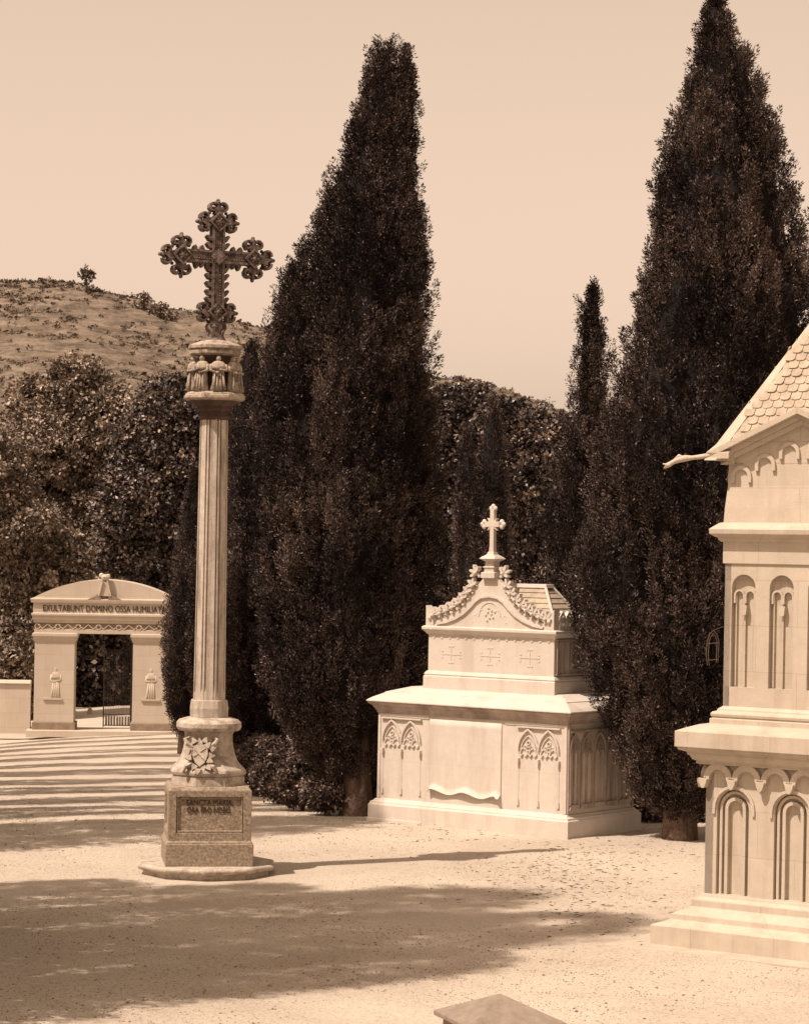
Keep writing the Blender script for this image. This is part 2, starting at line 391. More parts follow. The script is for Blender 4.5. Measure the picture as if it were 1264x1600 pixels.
# ------------------------------------------------------------------ foliage
def unit(v): return v / np.maximum(np.linalg.norm(v, axis=-1, keepdims=True), 1e-9)
def leaves(name, P, A, L, W, m, tone, parent=None, cup=0.0):
    """P base, A long axis (unit), L length, W half width: one four-cornered blade each"""
    n = len(P); rv = unit(rng.normal(size=(n, 3))); Sd = unit(np.cross(A, rv)); N = np.cross(A, Sd)
    L = L[:, None]; W = W[:, None]
    V = np.stack([P, P + A * L * .5 + Sd * W + N * W * cup, P + A * L, P + A * L * .5 - Sd * W + N * W * cup], 1).reshape(-1, 3)
    Fq = np.arange(4 * n, dtype=np.int32).reshape(-1, 4)
    return np_mesh(name, V, Fq, m, smooth=False, tone=np.repeat(tone, 4), parent=parent)

def cypress(outline, d, label, name='cypress_tree', trunk=None, plumes=1400, sprays=90, size=1.0, group=None, base_z=None,
            depth=.9, seed=1, flute=.13, ragged=.06, holes=.0, mat_leaf='cypress', core=True, corek=.76, bulge=.1):
    """outline: rows of (y, left, right) in photo pixels at distance d -> real crown of that width and depth"""
    rows = []
    for (y, xl, xr) in outline:
        a = at(xl, y, d); b = at(xr, y, d); rows.append(((a.z + b.z) / 2, (a.x + b.x) / 2, (b.x - a.x) / 2))
    rows.sort(); zz = np.array([r[0] for r in rows]); cx = np.array([r[1] for r in rows]); rr = np.array([r[2] for r in rows])
    tx = trunk[0] if trunk else cx[0]; tr = trunk[1] if trunk else .16
    bz = base_z if base_z is not None else gz(tx, d)
    root = empty(name, (tx, d, bz), 0, label, 'tree', group)
    r_ = np.random.default_rng(seed)
    z0, z1 = zz[0], zz[-1]; H = z1 - z0
    ph = r_.uniform(0, 6.28, 8)
    def fl(th, z):
        return 1 + flute * (np.sin(5 * th + ph[0] + z * .5) * .5 + np.sin(3 * th + ph[1] - z * .35) * .5 + .45 * np.sin(9 * th + ph[2] + z * 1.1)) - flute * .6
    # more plumes where the crown is wide
    zc = np.linspace(z0, z1, 200); wgt = np.interp(zc, zz, rr) + .16; cdf = np.cumsum(wgt); cdf /= cdf[-1]
    pz = np.interp(r_.uniform(0, 1, plumes), cdf, zc); th = r_.uniform(0, 2 * math.pi, plumes)
    rad = np.interp(pz, zz, rr); lay = r_.uniform(.62, 1.0, plumes) ** .45
    pr = np.maximum(1.11 * rad * fl(th, pz) * lay + r_.normal(0, ragged, plumes) * np.minimum(rad, 1) - .06 * size, .0)
    pr *= 1 + bulge * (2 * vnoise(th * 3.2 + 5, pz * 1.3, seed + 7) - 1.25)
    if holes:
        keep = vnoise(th * 2.2, pz * 1.3, seed) > holes; pz, th, pr, rad = pz[keep], th[keep], pr[keep], rad[keep]
    k = len(pz); pcx = np.interp(pz, zz, cx)
    pc = np.stack([pcx + pr * np.cos(th), d + depth * pr * np.sin(th), pz], 1)
    out = np.stack([np.cos(th), np.sin(th), np.zeros(k)], 1)
    axis = unit(out * r_.uniform(.0, .45, (k, 1)) + np.array([0, 0, 1.]) + r_.normal(0, .16, (k, 3)))
    plen = r_.uniform(.2, .46, k) * size; prad = r_.uniform(.05, .115, k) * size
    ptone = np.clip(.5 * r_.uniform(0, 1, k) + .9 * (vnoise(th * 1.6 + 9, pz * 1.1, seed + 3) - .2), 0, 1)
    idx = np.repeat(np.arange(k), sprays); n = len(idx)
    s = r_.uniform(-.5, .5, n); q = unit(r_.normal(size=(n, 3))) * (r_.uniform(.3, 1, (n, 1))) * prad[idx][:, None] * np.sqrt(np.maximum(1 - (2 * s) ** 2, .05))[:, None]
    P = pc[idx] + axis[idx] * (s * plen[idx])[:, None] + q
    A = unit(axis[idx] * .9 + unit(q) * .8 + out[idx] * .2 + r_.normal(0, .3, (n, 3)))
    L = r_.uniform(.028, .066, n) * size; W = r_.uniform(.006, .011, n) * size
    tone = np.clip(.55 * ptone[idx] + .45 * r_.uniform(0, 1, n), 0, 1) + .5 * (r_.uniform(0, 1, n) > .975); tone = np.clip(tone, 0, 1)
    P[:, 0] -= tx; P[:, 1] -= d; P[:, 2] -= bz
    crown = leaves('crown', P, A, L, W, M[mat_leaf], tone, root)
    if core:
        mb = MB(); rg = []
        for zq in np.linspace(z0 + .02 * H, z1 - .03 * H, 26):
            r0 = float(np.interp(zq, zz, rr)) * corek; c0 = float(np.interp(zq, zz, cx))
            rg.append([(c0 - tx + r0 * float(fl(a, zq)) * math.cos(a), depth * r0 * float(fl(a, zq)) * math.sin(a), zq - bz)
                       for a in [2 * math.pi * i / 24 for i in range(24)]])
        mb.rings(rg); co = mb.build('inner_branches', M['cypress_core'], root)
    mb = MB()
    top = z0 + H * .35 - bz; pts = [(0, 0, -.1), (0, 0, .15), (.02, 0, top * .5), (float(np.interp(top + bz, zz, cx)) - tx, 0, top)]
    mb.tube(pts, [tr * 1.35, tr, tr * .85, tr * .5], 12)
    for s_ in range(5):
        a = r_.uniform(0, 6.28); mb.tube([(tr * .9 * math.cos(a), tr * .9 * math.sin(a), -.05), (tr * .7 * math.cos(a + .2), tr * .7 * math.sin(a + .2), .6), (tr * .3 * math.cos(a), tr * .3 * math.sin(a), 1.6)], [tr * .45, tr * .4, tr * .2], 7)
    mb.build('trunk', M['bark'], root, smooth=True)
    return root

def broad(blobs, d, label, name='broadleaf_tree', m='broad', lsize=.13, clumps=420, per=60, seed=1, group=None, trunk_x=None, rz=.55, base=None, gap=0.0, cat='tree', tr=.2):
    """blobs: (x, y, r) photo pixels -> leafy masses at distance d"""
    r_ = np.random.default_rng(seed); B = []
    for (x, y, r) in blobs:
        p = at(x, y, d); B.append((p.x, d + r_.uniform(-.4, .4) * r * d / F, p.z, r * d / F))
    B = np.array(B); tx = trunk_x if trunk_x is not None else float(B[:, 0].mean()); bz = gz(tx, d) if base is None else base
    root = empty(name, (tx, d, bz), 0, label, cat, group)
    wt = B[:, 3] ** 2; wt /= wt.sum(); bi = r_.choice(len(B), clumps, p=wt)
    dr = unit(r_.normal(size=(clumps, 3))); rr_ = r_.uniform(.45, 1.08, clumps) ** .6 * B[bi, 3]
    cc = B[bi, :3] + dr * rr_[:, None]
    cr_ = r_.uniform(.12, .3, clumps) * np.clip(B[bi, 3], .5, 1.8) * (1 if gap == 0 else .7)
    idx = np.repeat(np.arange(clumps), per); n = len(idx)
    q = unit(r_.normal(size=(n, 3))); P = cc[idx] + q * (cr_[idx] * r_.uniform(.2, 1, n) ** .5)[:, None] * np.array([1.15, 1.15, .75])
    A = unit(q + r_.normal(0, .6, (n, 3)) - np.array([0, 0, .25]))
    L = r_.uniform(.6, 1.25, n) * lsize; W = L * r_.uniform(.25, .42, n)
    tone = np.clip(.5 * r_.uniform(0, 1, clumps)[idx] + .5 * r_.uniform(0, 1, n), 0, 1)
    P = P - np.array([tx, d, bz])
    leaves('crown', P, A, L, W, M[m], tone, root, cup=.3)
    mb = MB(); zt = float(np.min(B[:, 2]) - bz)
    mb.tube([(0, 0, -.2), (0.03, 0, max(zt * .5, .1)), (0, 0, max(zt, .3))], [tr * 1.3, tr, tr * .8], 8)
    for k in range(min(len(B), 9)):
        e = B[k, :3] - np.array([tx, d, bz])
        mb.tube([(0, 0, max(zt, .2) * .9), (e[0] * .45, e[1] * .45, zt * .5 + e[2] * .5), tuple(e)], [tr * .55, tr * .3, tr * .12], 6)
    mb.build('trunk', M['bark'], root, smooth=True)
    return root

# main cypresses
dA = 39.0
cypress([(74, 600, 622), (82, 584, 640), (93, 576, 648), (140, 562, 653), (200, 545, 654), (250, 536, 655), (300, 506, 656), (345, 494, 674), (400, 466, 677), (450, 448, 681),
         (500, 436, 678), (600, 420, 684), (700, 412, 688), (800, 405, 690), (900, 400, 686), (1000, 398, 672), (1060, 405, 655), (1110, 425, 612), (1160, 455, 592), (1205, 490, 584)],
        dA, 'tallest dark cypress, left of the white tomb, its bare trunk at the gravel edge', trunk=(at(555, 1280, dA).x, .22), depth=.66, plumes=4800, sprays=100, seed=3)
dB = 45
cypress([(420, 455, 470), (470, 440, 490), (560, 415, 500), (660, 388, 500), (760, 366, 500), (860, 352, 490), (960, 340, 480), (1060, 338, 470), (1140, 345, 455), (1195, 375, 440)],
        dB, 'dark cypress directly right of the column shaft, merging with the tallest one', trunk=(at(410, 1200, dB).x, .16), plumes=2200, sprays=90, seed=4, size=1.1)
dC = 36.0
cypress([(-25, 1112, 1122), (10, 1102, 1134), (60, 1088, 1150), (100, 1074, 1176), (200, 1044, 1212), (300, 1015, 1242), (400, 999, 1262), (500, 984, 1272), (600, 955, 1275), (700, 925, 1290),
         (800, 905, 1300), (900, 900, 1300), (1000, 908, 1290), (1080, 925, 1270), (1150, 955, 1230), (1210, 985, 1180), (1260, 1010, 1140)],
        dC, 'broad tall cypress right of the white tomb, behind the stone monument', trunk=(at(1062, 1312, dC).x, .2), plumes=5200, sprays=100, seed=5, ragged=.06)
dD = 42
cypress([(450, 925, 929), (475, 910, 940), (520, 900, 948), (580, 901, 948), (640, 893, 955), (700, 878, 975), (800, 852, 985), (920, 850, 985), (1020, 860, 980), (1110, 870, 960)],
        dD, 'thin ragged cypress with a pointed tip beside the broad right hand cypress', trunk=(at(925, 1200, dD).x, .13), plumes=1900, sprays=80, seed=6, ragged=.3, flute=.4, holes=.1, corek=.55)
cypress([(628, 766, 774), (680, 752, 790), (760, 742, 798), (860, 735, 802), (960, 730, 806), (1050, 735, 800)],
        52, 'slender dark cypress straight behind the cross of the white tomb', trunk=(at(770, 1150, 52).x, .12), plumes=700, sprays=60, seed=8, size=1.2)
cypress([(670, 727, 734), (720, 716, 748), (800, 708, 752), (900, 704, 755), (1000, 706, 752)],
        56, 'small dark cypress behind the left end of the tomb roof', trunk=(at(730, 1120, 56).x, .1), plumes=450, sprays=60, seed=9, size=1.25)
cypress([(735, 301, 309), (790, 286, 322), (870, 272, 330), (960, 257, 335), (1040, 250, 335), (1100, 254, 330), (1140, 270, 318)],
        66, 'clipped narrow cypress between the cemetery gate and the column', trunk=(at(288, 1150, 66).x, .13), plumes=900, sprays=70, seed=10, size=1.4)
cypress([(535, 388, 398), (570, 374, 412), (640, 364, 424), (740, 352, 430), (860, 340, 430), (980, 330, 425), (1080, 330, 415)],
        58, 'dark cypress showing behind the right side of the carved capital', trunk=(at(380, 1160, 58).x, .14), plumes=1100, sprays=60, seed=12, size=1.3)
cypress([(800, 322, 330), (860, 306, 348), (940, 296, 360), (1030, 294, 362), (1120, 300, 352), (1160, 310, 345)],
        52, 'low dark cypress behind the lower half of the shaft', trunk=(at(328, 1180, 52).x, .12), plumes=600, sprays=60, seed=13, size=1.2)

# broadleaf trees behind
broad([(270, 640, 55), (235, 700, 60), (290, 720, 55), (215, 780, 60), (270, 820, 65), (200, 850, 50), (250, 890, 50), (310, 660, 45), (330, 740, 60)], 93,
      'dark glossy broadleaf tree behind the column shaft, left of it', seed=21, clumps=2000, per=70, lsize=.155, trunk_x=at(310, 900, 93).x)
broad([(120, 610, 50), (160, 660, 60), (90, 700, 60), (150, 760, 60), (100, 830, 60), (60, 640, 50), (30, 740, 60), (170, 850, 50)], 104,
      'pale leafy tree at the left edge above the cemetery gate', m='broad_pale', seed=22, clumps=1800, per=70, lsize=.17)
broad([(110, 870, 40), (140, 900, 30), (20, 820, 70), (-30, 740, 80), (60, 880, 50), (10, 930, 60), (40, 1000, 60), (-20, 1050, 60), (30, 1090, 45)], 98,
      'dense tree at the left edge beside the cemetery gate', m='broad_pale', seed=23, clumps=1200, per=60, lsize=.17)
broad([(390, 640, 50), (440, 640, 50), (480, 700, 60), (420, 720, 60)], 92, 'broadleaf tree glimpsed between the column capital and the tallest cypress', seed=24, clumps=500, per=40, lsize=.22)
broad([(725, 650, 50), (690, 700, 55), (735, 730, 60), (700, 800, 60), (750, 820, 60), (690, 900, 60), (740, 920, 60), (700, 640, 35)], 74,
      'dark broadleaf tree right beside the tallest cypress, behind the tomb', seed=25, clumps=2000, per=70, lsize=.125)
broad([(810, 680, 50), (850, 710, 50), (800, 760, 60), (860, 790, 60), (810, 850, 60), (870, 880, 60), (820, 940, 60), (780, 650, 30), (880, 690, 40)], 70,
      'dark broadleaf tree behind the tomb roof, right of the tomb cross', seed=26, clumps=2100, per=70, lsize=.12)
broad([(660, 980, 50), (620, 1040, 60), (680, 1060, 60), (600, 1120, 50), (640, 1160, 50)], 60,
      'dark bushy tree low behind the left end of the tomb', seed=27, clumps=700, per=70, lsize=.11)
broad([(930, 960, 50), (960, 1040, 60), (990, 1120, 60), (1040, 1180, 60), (1100, 1200, 55), (1160, 1190, 60), (1230, 1150, 60), (1260, 1040, 70)], 41,
      'dark undergrowth tree low behind the broad right hand cypress', seed=28, clumps=1100, per=80, lsize=.07, cat='tree')
broad([(130, 1030, 50), (180, 1010, 45), (150, 1080, 40), (200, 1060, 45), (110, 1000, 40), (190, 970, 30), (80, 1060, 45), (135, 1000, 30), (130, 1095, 26), (170, 1098, 24), (200, 1100, 22), (100, 1100, 26)], 106,
      'shady tree seen through the cemetery gate opening', seed=29, clumps=800, per=36, lsize=.24)
# hill trees
broad([(135, 424, 9), (142, 430, 7), (129, 430, 6), (137, 440, 5)], 296, 'lone small tree standing on the hill crest at far left', seed=31, clumps=60, per=9, lsize=.3, m='scrub', base=at(135, 456, 296).z, gap=1, tr=.14)
broad([(218, 472, 11), (232, 478, 12), (226, 466, 8)], 292, 'sparse little tree on the hill crest, left one of the pair nearest the cross', seed=32, clumps=80, per=9, lsize=.32, m='broad_pale', base=at(222, 495, 292).z, gap=1, tr=.15)
broad([(248, 484, 11), (262, 490, 9), (254, 480, 9)], 292, 'sparse little tree on the hill crest, right one of the pair nearest the cross', seed=33, clumps=75, per=9, lsize=.32, m='broad_pale', base=at(252, 505, 292).z, gap=1, tr=.15)
# scrub on the slope
def scrub():
    r_ = np.random.default_rng(41); n = 16000
    X = r_.uniform(-75, 60, n); Y = 302 - 147 * r_.uniform(0, 1, n) ** 1.6
    keep = vnoise(X * .09, Y * .06, 6) + .6 * r_.uniform(0, 1, n) > .66; X, Y = X[keep], Y[keep]; n = len(X)
    Z = hill_z(X, Y); rad = r_.uniform(.1, .38, n) * (1 + 1.6 * (r_.uniform(0, 1, n) > .96))
    per = 20; idx = np.repeat(np.arange(n), per); k = len(idx)
    q = unit(r_.normal(size=(k, 3))); q[:, 2] = np.abs(q[:, 2]) * .75
    P = np.stack([X, Y, Z], 1)[idx] + q * (rad[idx] * r_.uniform(.3, 1, k) ** .5)[:, None]
    A = unit(q + r_.normal(0, .7, (k, 3)))
    L = r_.uniform(.14, .3, k); t = np.clip(.6 * r_.uniform(0, 1, n)[idx] + .4 * r_.uniform(0, 1, k), 0, 1)
    o = leaves('hillside_scrub', P, A, L, L * .35, M['scrub'], t)
    tag(o, 'low scrub scattered over the hillside', 'scrub', kind='stuff')
scrub()

# shrubs at the foot of the cypresses
for k, (x, y, r, d, lab) in enumerate([
        (372, 1165, 30, 47, 'low leafy shrub just right of the column base, farthest of the border shrubs'),
        (405, 1178, 34, 44.5, 'rounded leafy shrub, second from the column in the border under the cypresses'),
        (440, 1190, 38, 42, 'loose leafy shrub in the middle of the border under the cypresses'),
        (472, 1206, 34, 40, 'bushy shrub just left of the tallest cypress trunk'),
        (508, 1230, 22, 39, 'small dark shrub touching the trunk of the tallest cypress'),
        (588, 1215, 22, 39.5, 'small shrub between the tallest cypress trunk and the tomb')]):
    broad([(x, y, r), (x - r * .5, y + r * .55, r * .7), (x + r * .5, y + r * .6, r * .7), (x, y + r * .9, r * .7)], d, lab, name='shrub', m='shrub', lsize=.06, clumps=260, per=60, seed=60 + k, cat='shrub', tr=.03,
          group='shrubs in the border under the cypresses')
broad([(1006, 1240, 26), (1010, 1275, 20), (1000, 1215, 18)], 38.6, 'sunlit shrub at the far corner of the tomb side', name='shrub', m='shrub', lsize=.07, clumps=150, per=44, seed=70, cat='shrub', tr=.03)
broad([(1085, 1265, 24), (1120, 1270, 28), (1160, 1270, 30)], 39.0, 'dark shrub behind the trunk of the right hand cypress', name='shrub', m='shrub', lsize=.07, clumps=200, per=44, seed=71, cat='shrub', tr=.03)

# row of cypresses along the sunny side of the path, beyond the left edge of the picture (they cast the bands of shade)
proto = cypress([(100, -68, -42), (180, -98, -12), (300, -116, 6), (600, -122, 12), (900, -130, 20), (1200, -120, 10), (1290, -90, -20)], 36, 'tall cypress of the row along the left side of the path',
                plumes=1500, sprays=40, seed=50, size=1.25, holes=.34, core=False, ragged=.1, group='cypress row along the left side of the path', trunk=(at(-55, 1300, 36).x, .2))
ph_ = max((proto.location.z + c.z) for c in [Vector(b) for ch in proto.children for b in ch.bound_box])
strips = [(24.0, 1.35, 7.8), (26.9, 1.35, 6.6), (25.4, 1.15, 5.2), (22.7, 1.2, 4.6), (28.2, 1.0, 3.4), (29.9, .72, 1.3), (35.7, 1.45, 5.6), (38.9, .95, 5.4), (42.0, 1.2, 5.4), (45.6, 1.15, 5.4), (49.6, 1.1, 5.4),
          (53.8, 1.1, 5.6), (58.2, 1.1, 5.8), (62.8, 1.1, 6), (67.6, 1.1, 6), (72.6, 1.1, 6), (77.8, 1.1, 6), (83.2, 1.0, 6)]
for i, (de, rad, tip) in enumerate(strips):      # (distance where its shade enters the picture, crown radius, length of shade in view)
    if i == 0: r = proto
    else:
        r = proto.copy(); C.objects.link(r)
        for ch in proto.children:
            c = ch.copy(); C.objects.link(c); c.parent = r
    t = (1.7 + rad + .03 * de) / .905
    tip += (.25, -.3, .1, .35, -.15)[i % 5] * (i > 6)
    hh = (t + tip) * math.tan(SUN_EL) * .985
    X, d = -.1327 * de - .82 * t, de - .57 * t
    r.location = (X, d, gz(X, d)); r.scale = (rad / .62, rad / .62, hh / ph_); r.rotation_euler = (0, 0, i * 1.3)

# ------------------------------------------------------------------ the column with the cross
col = empty('wayside_cross_column', (-2.37, 31.55, 0), R(8), 'tall fluted stone column topped by a dark ornate cross, on a square inscribed pedestal', 'column')
mb = MB()
mb.rings([[(r * math.cos(2 * math.pi * (i + .35) / 10) * .98, r * math.sin(2 * math.pi * (i + .35) / 10), z) for i in range(10)] for r, z in ((.80, -.1), (.82, .045), (.88, .06), (.895, .10), (.87, .128))])
mb.build('step_slab', M['base_stone'], col, bevel=.015)
mb = MB(); mb.box(-.535, .535, -.535, .535, .125, .40); mb.box(-.525, .525, -.525, .525, .40, .44, .02, .02)
mb.build('plinth', M['pedestal'], col, bevel=.012)
die = MB(); hw = .505
die.box(-hw + .032, hw - .032, -hw + .032, hw - .032, .43, 1.06)
for k in range(4):
    die.M = Matrix.Rotation(k * math.pi / 2, 4, 'Z')
    die.box(-hw, -hw + .1, -hw, -hw + .1, .43, 1.045)
    die.box(-hw + .1, hw - .1, -hw, -hw + .06, .43, .53); die.box(-hw + .1, hw - .1, -hw, -hw + .06, .965, 1.045)
    for (a, b) in ((-hw + .1, .53), (-hw + .1, .965)):
        pass
    die.band([(-hw + .115, .545), (hw - .115, .545), (hw - .115, .95), (-hw + .115, .95)], .03, -hw + .01, -hw + .045, closed=True)
die.M = Matrix.Identity(4); die.box(-.5, .5, -.5, .5, 1.045, 1.085, .03, .03)
die.M = Matrix.Identity(4)
dieo = die.build('die', M['pedestal'], col, bevel=.006)
def text_mesh(name, body, size, ex, m, parent, loc, rx=R(90), rz=0, sx=1.0, align='CENTER'):
    cu = bpy.data.curves.new(name, 'FONT'); cu.body = body; cu.size = size; cu.extrude = ex; cu.align_x = align; cu.space_line = .95
    cu.resolution_u = 3
    o = bpy.data.objects.new(name, cu); C.objects.link(o)
    dg = bpy.context.evaluated_depsgraph_get(); me = bpy.data.meshes.new_from_object(o.evaluated_get(dg))
    bpy.data.objects.remove(o); me.materials.clear(); me.materials.append(m)
    q = bpy.data.objects.new(name, me); C.objects.link(q); q.parent = parent
    q.location = loc; q.rotation_euler = (rx, 0, rz); q.scale = (sx, 1, 1)
    return q
text_mesh('inscription', 'SANCTA MARIA,', .098, .004, M['ink'], col, (.0, -hw + .0275, .862), sx=.80)
text_mesh('inscription', 'ORA PRO NOBIS.', .098, .004, M['ink'], col, (-.01, -hw + .0275, .775), sx=.72)
mb = MB(); o8 = R(22.5)
mb.lathe([(.475, 1.08), (.47, 1.195), (.455, 1.2)], 8, o8)
mb.build('neck_block', M['base_stone'], col, bevel=.008)
mb = MB()
bell = [(.46, 1.197), (.485, 1.215), (.495, 1.245), (.487, 1.275), (.455, 1.30), (.415, 1.335), (.375, 1.39), (.345, 1.46), (.325, 1.54), (.312, 1.62), (.312, 1.70), (.33, 1.745)]
mb.lathe(bell, 8, o8); mb.build('bell_base', M['base_stone'], col, bevel=.012)
mb = MB()
mb.lathe([(.36, 1.742), (.39, 1.755), (.405, 1.79), (.40, 1.84), (.37, 1.875), (.27, 1.905), (.2, 1.91)], 16, R(11.25)); mb.build('cushion_moulding', M['base_stone'], col, bevel=.006)
# carved coat of arms on the bell
mb = MB(); arm = Matrix.Translation((-.12, -.375, 1.46)) @ Matrix.Rotation(R(-12), 4, 'Z') @ Matrix.Rotation(R(-14), 4, 'X')
mb.M = arm
sh = [(-.085, .12), (0, .135), (.085, .12), (.095, 0), (.06, -.09), (0, -.14), (-.06, -.09), (-.095, 0)]
mb.prism(sh, -.035, .08)
mb.band([(-.07, .085), (.075, -.06)], .028, -.05, .02); mb.band([(-.075, -.02), (.06, .09)], .014, -.045, .02)
for k in range(15):
    a = 2 * math.pi * k / 15; rr = .145 + .03 * (k % 2)
    mb.prism([(rr * .9 * math.cos(a) + q_ * math.cos(b_), rr * 1.1 * math.sin(a) + q_ * math.sin(b_)) for b_, q_ in [(a + i * math.pi / 3, (.058, .03, .045, .024, .045, .03)[i]) for i in range(6)]], -.02 - .015 * (k % 3), .07)
for sx_, sz_ in ((-1, 1), (1, 1), (-1, -1), (1, -1)):
    mb.tube([(sx_ * .1, 0, sz_ * .1), (sx_ * .17, -.02, sz_ * .14), (sx_ * .2, 0, sz_ * .2), (sx_ * .15, .02, sz_ * .23)], [.03, .03, .024, .012], 6)
mb.tube([(.12, .0, .08), (.22, .02, .15)], [.03, .02], 6)
mb.build('coat_of_arms', M['base_stone'], col, smooth=False)
# shaft
mb = MB()
mb.lathe([(.245, 1.905), (.25, 2.02), (.235, 2.12)], 8, o8)
mb.build('shaft_foot', M['column'], col, bevel=.008)
def shaft_ring(r, z, groove):
    pts = []
    for k in range(8):
        a0 = o8 + k * math.pi / 4
        # corner fillet, groove, flat face, groove
        for da, f in ((-.17, .972), (-.145, 1 - groove), (-.075, 1 - groove), (-.05, .985), (.05, .985), (.075, 1 - groove), (.145, 1 - groove), (.17, .972), (.393, .925)):
            pts.append(((r * f) * math.cos(a0 + da), (r * f) * math.sin(a0 + da), z))
    return pts
mb = MB()
rg = []
for i, z in enumerate([2.1, 2.2, 2.32, 2.42, 3.2, 4.0, 4.8, 5.3, 5.5, 5.6]):
    gr = .04 if z < 2.25 else .17
    r = .208 - (z - 2.1) * .0075
    rg.append(shaft_ring(r, z, gr))
mb.M = Matrix.Rotation(R(-4), 4, 'Z'); mb.rings(rg); mb.build('shaft', M['column'], col)
# capital
mb = MB()
mb.lathe([(.17, 5.55), (.195, 5.57), (.205, 5.60), (.185, 5.625), (.185, 5.65), (.215, 5.67), (.235, 5.70), (.225, 5.72), (.265, 5.75), (.30, 5.785), (.33, 5.80)], 8, o8)
for k in range(8):
    a = o8 + k * math.pi / 4
    mb.ball((.205 * math.cos(a), .205 * math.sin(a), 5.69), .035, 7, 5, (1, 1, 1.2))
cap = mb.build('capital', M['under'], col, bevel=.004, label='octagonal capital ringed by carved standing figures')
mb = MB(); mb.lathe([(.33, 5.798), (.39, 5.81), (.40, 5.825), (.40, 5.86), (.385, 5.865), (.385, 5.88), (.33, 5.905), (.2, 5.91)], 8, o8); mb.build('figure_ledge', M['capstone'], cap, bevel=.003)
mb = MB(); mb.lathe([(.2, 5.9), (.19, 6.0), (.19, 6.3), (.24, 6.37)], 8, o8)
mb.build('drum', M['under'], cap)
mb = MB(); mb.lathe([(.25, 6.35), (.315, 6.36), (.335, 6.37), (.335, 6.41), (.315, 6.415), (.315, 6.43), (.35, 6.435), (.35, 6.475), (.31, 6.49), (.17, 6.54), (.1, 6.55)], 8, o8)
mb.build('abacus', M['capstone'], cap, bevel=.005)
def figure(mb, h, seed):
    r_ = random.Random(seed); n = 14
    prof = [(0, .17, .13), (.06, .19, .14), (.2, .165, .12), (.4, .15, .11), (.55, .14, .105), (.66, .17, .11), (.76, .175, .105), (.82, .12, .085), (.845, .055, .05)]
    rg = []
    for t, rx, ry in prof:
        rg.append([(h * rx * (1 + .13 * math.sin(5 * a + seed + 3 * t) * (1 - t)) * math.cos(a), h * ry * (1 + .13 * math.cos(4 * a + seed) * (1 - t)) * math.sin(a), h * t)
                   for a in [2 * math.pi * i / n for i in range(n)]])
    mb.rings(rg)
    mb.ball((0, -.01 * h, h * .91), h * .072, 10, 8, (.9, 1, 1.2))
    mb.tube([(0, 0, h * .8), (0, 0, h * .87)], h * .045, 8)
    mb.ball((0, -.07 * h, h * .905), h * .016, 6, 4, (.8, 1, 1.4))
    # cape and arms
    mb.rings([[(h * a_ * math.cos(a), h * b_ * math.sin(a) - .01 * h, h * t) for a in [2 * math.pi * i / n for i in range(n)]] for t, a_, b_ in ((.60, .205, .14), (.68, .2, .135), (.77, .15, .11), (.83, .07, .06))])
    for sx_ in (-1, 1):
        up = r_.uniform(-.03, .08)
        mb.tube([(sx_ * .17 * h, 0, h * .74), (sx_ * .2 * h, -.05 * h, h * .58), (sx_ * .06 * h, -.14 * h, h * (.52 + up))], [h * .05, h * .045, h * .03], 7)
        mb.ball((sx_ * .045 * h, -.15 * h, h * (.53 + up)), h * .035, 6, 5)
    # hanging folds
    for k in range(4):
        x = (-.1 + .066 * k) * h
        mb.tube([(x, -.1 * h, h * .5), (x * 1.2, -.125 * h, h * .25), (x * 1.5, -.14 * h, h * .02)], [h * .02, h * .03, h * .035], 5)
for k in range(8):
    a = k * math.pi / 4 + R(5)
    mb = MB(); mb.M = Matrix.Rotation(a, 4, 'Z') @ Matrix.Translation((0, -.265, 5.905))
    mb.M = mb.M @ Matrix.Diagonal((1.13, 1.15, 1.0, 1)); figure(mb, .44, k * 3 + 1); mb.build('carved_figure', M['capstone'], cap, smooth=True)
# the cross
cr_ = empty('ornate_cross_frame', (0, 0, 0)); bpy.data.objects.remove(cr_)
CZ = 7.57
crossM = Matrix.Translation((0, 0, CZ)) @ Matrix.Rotation(R(-8 + 22), 4, 'Z')
def newmb():
    m_ = MB(); m_.M = crossM; return m_
mb = newmb()
T = .075
def bar(mb, p0, p1, wd):
    p0 = Vector(p0); p1 = Vector(p1)
    mb.band([p0, p1], wd, -T * .7, T * .7)
    t = (p1 - p0).normalized(); nn = Vector((-t.y, t.x))
    for s_ in (-1, 1): mb.band([p0 + nn * s_ * wd * .5, p1 + nn * s_ * wd * .5], .028, -T, T)
    k = int((p1 - p0).length / .032)
    for i in range(k):
        c = p0 + t * (i + .5) * .032
        for s_ in (-1, 1):
            for y in (-T, T): mb.ball((c.x + nn.x * s_ * wd * .22, y * .78, c.y + nn.y * s_ * wd * .22), .0125, 5, 4)
bar(mb, (-.42, 0), (.42, 0), .13); bar(mb, (0, -.72), (0, .42), .13)
mb.prism([(-.1, 0), (0, -.1), (.1, 0), (0, .1)], -T * 1.25, T * 1.25)
mb.build('cross_bars', M['cross'], col)
def scroll(mb, c, ang, r=.05, sd=1):
    pts = []
    for i in range(9):
        a = ang + sd * i * .62; q = r * (1.25 - i * .11)
        pts.append((c[0] + q * math.cos(a), 0, c[1] + q * math.sin(a)))
    mb.band([(p[0], p[2]) for p in pts], .032, -.058, .058)
    mb.band([(p[0], p[2]) for p in pts], .012, -.066, .066)
    mb.ball((c[0], 0, c[1]), .02, 6, 5, (1, 3.2, 1))
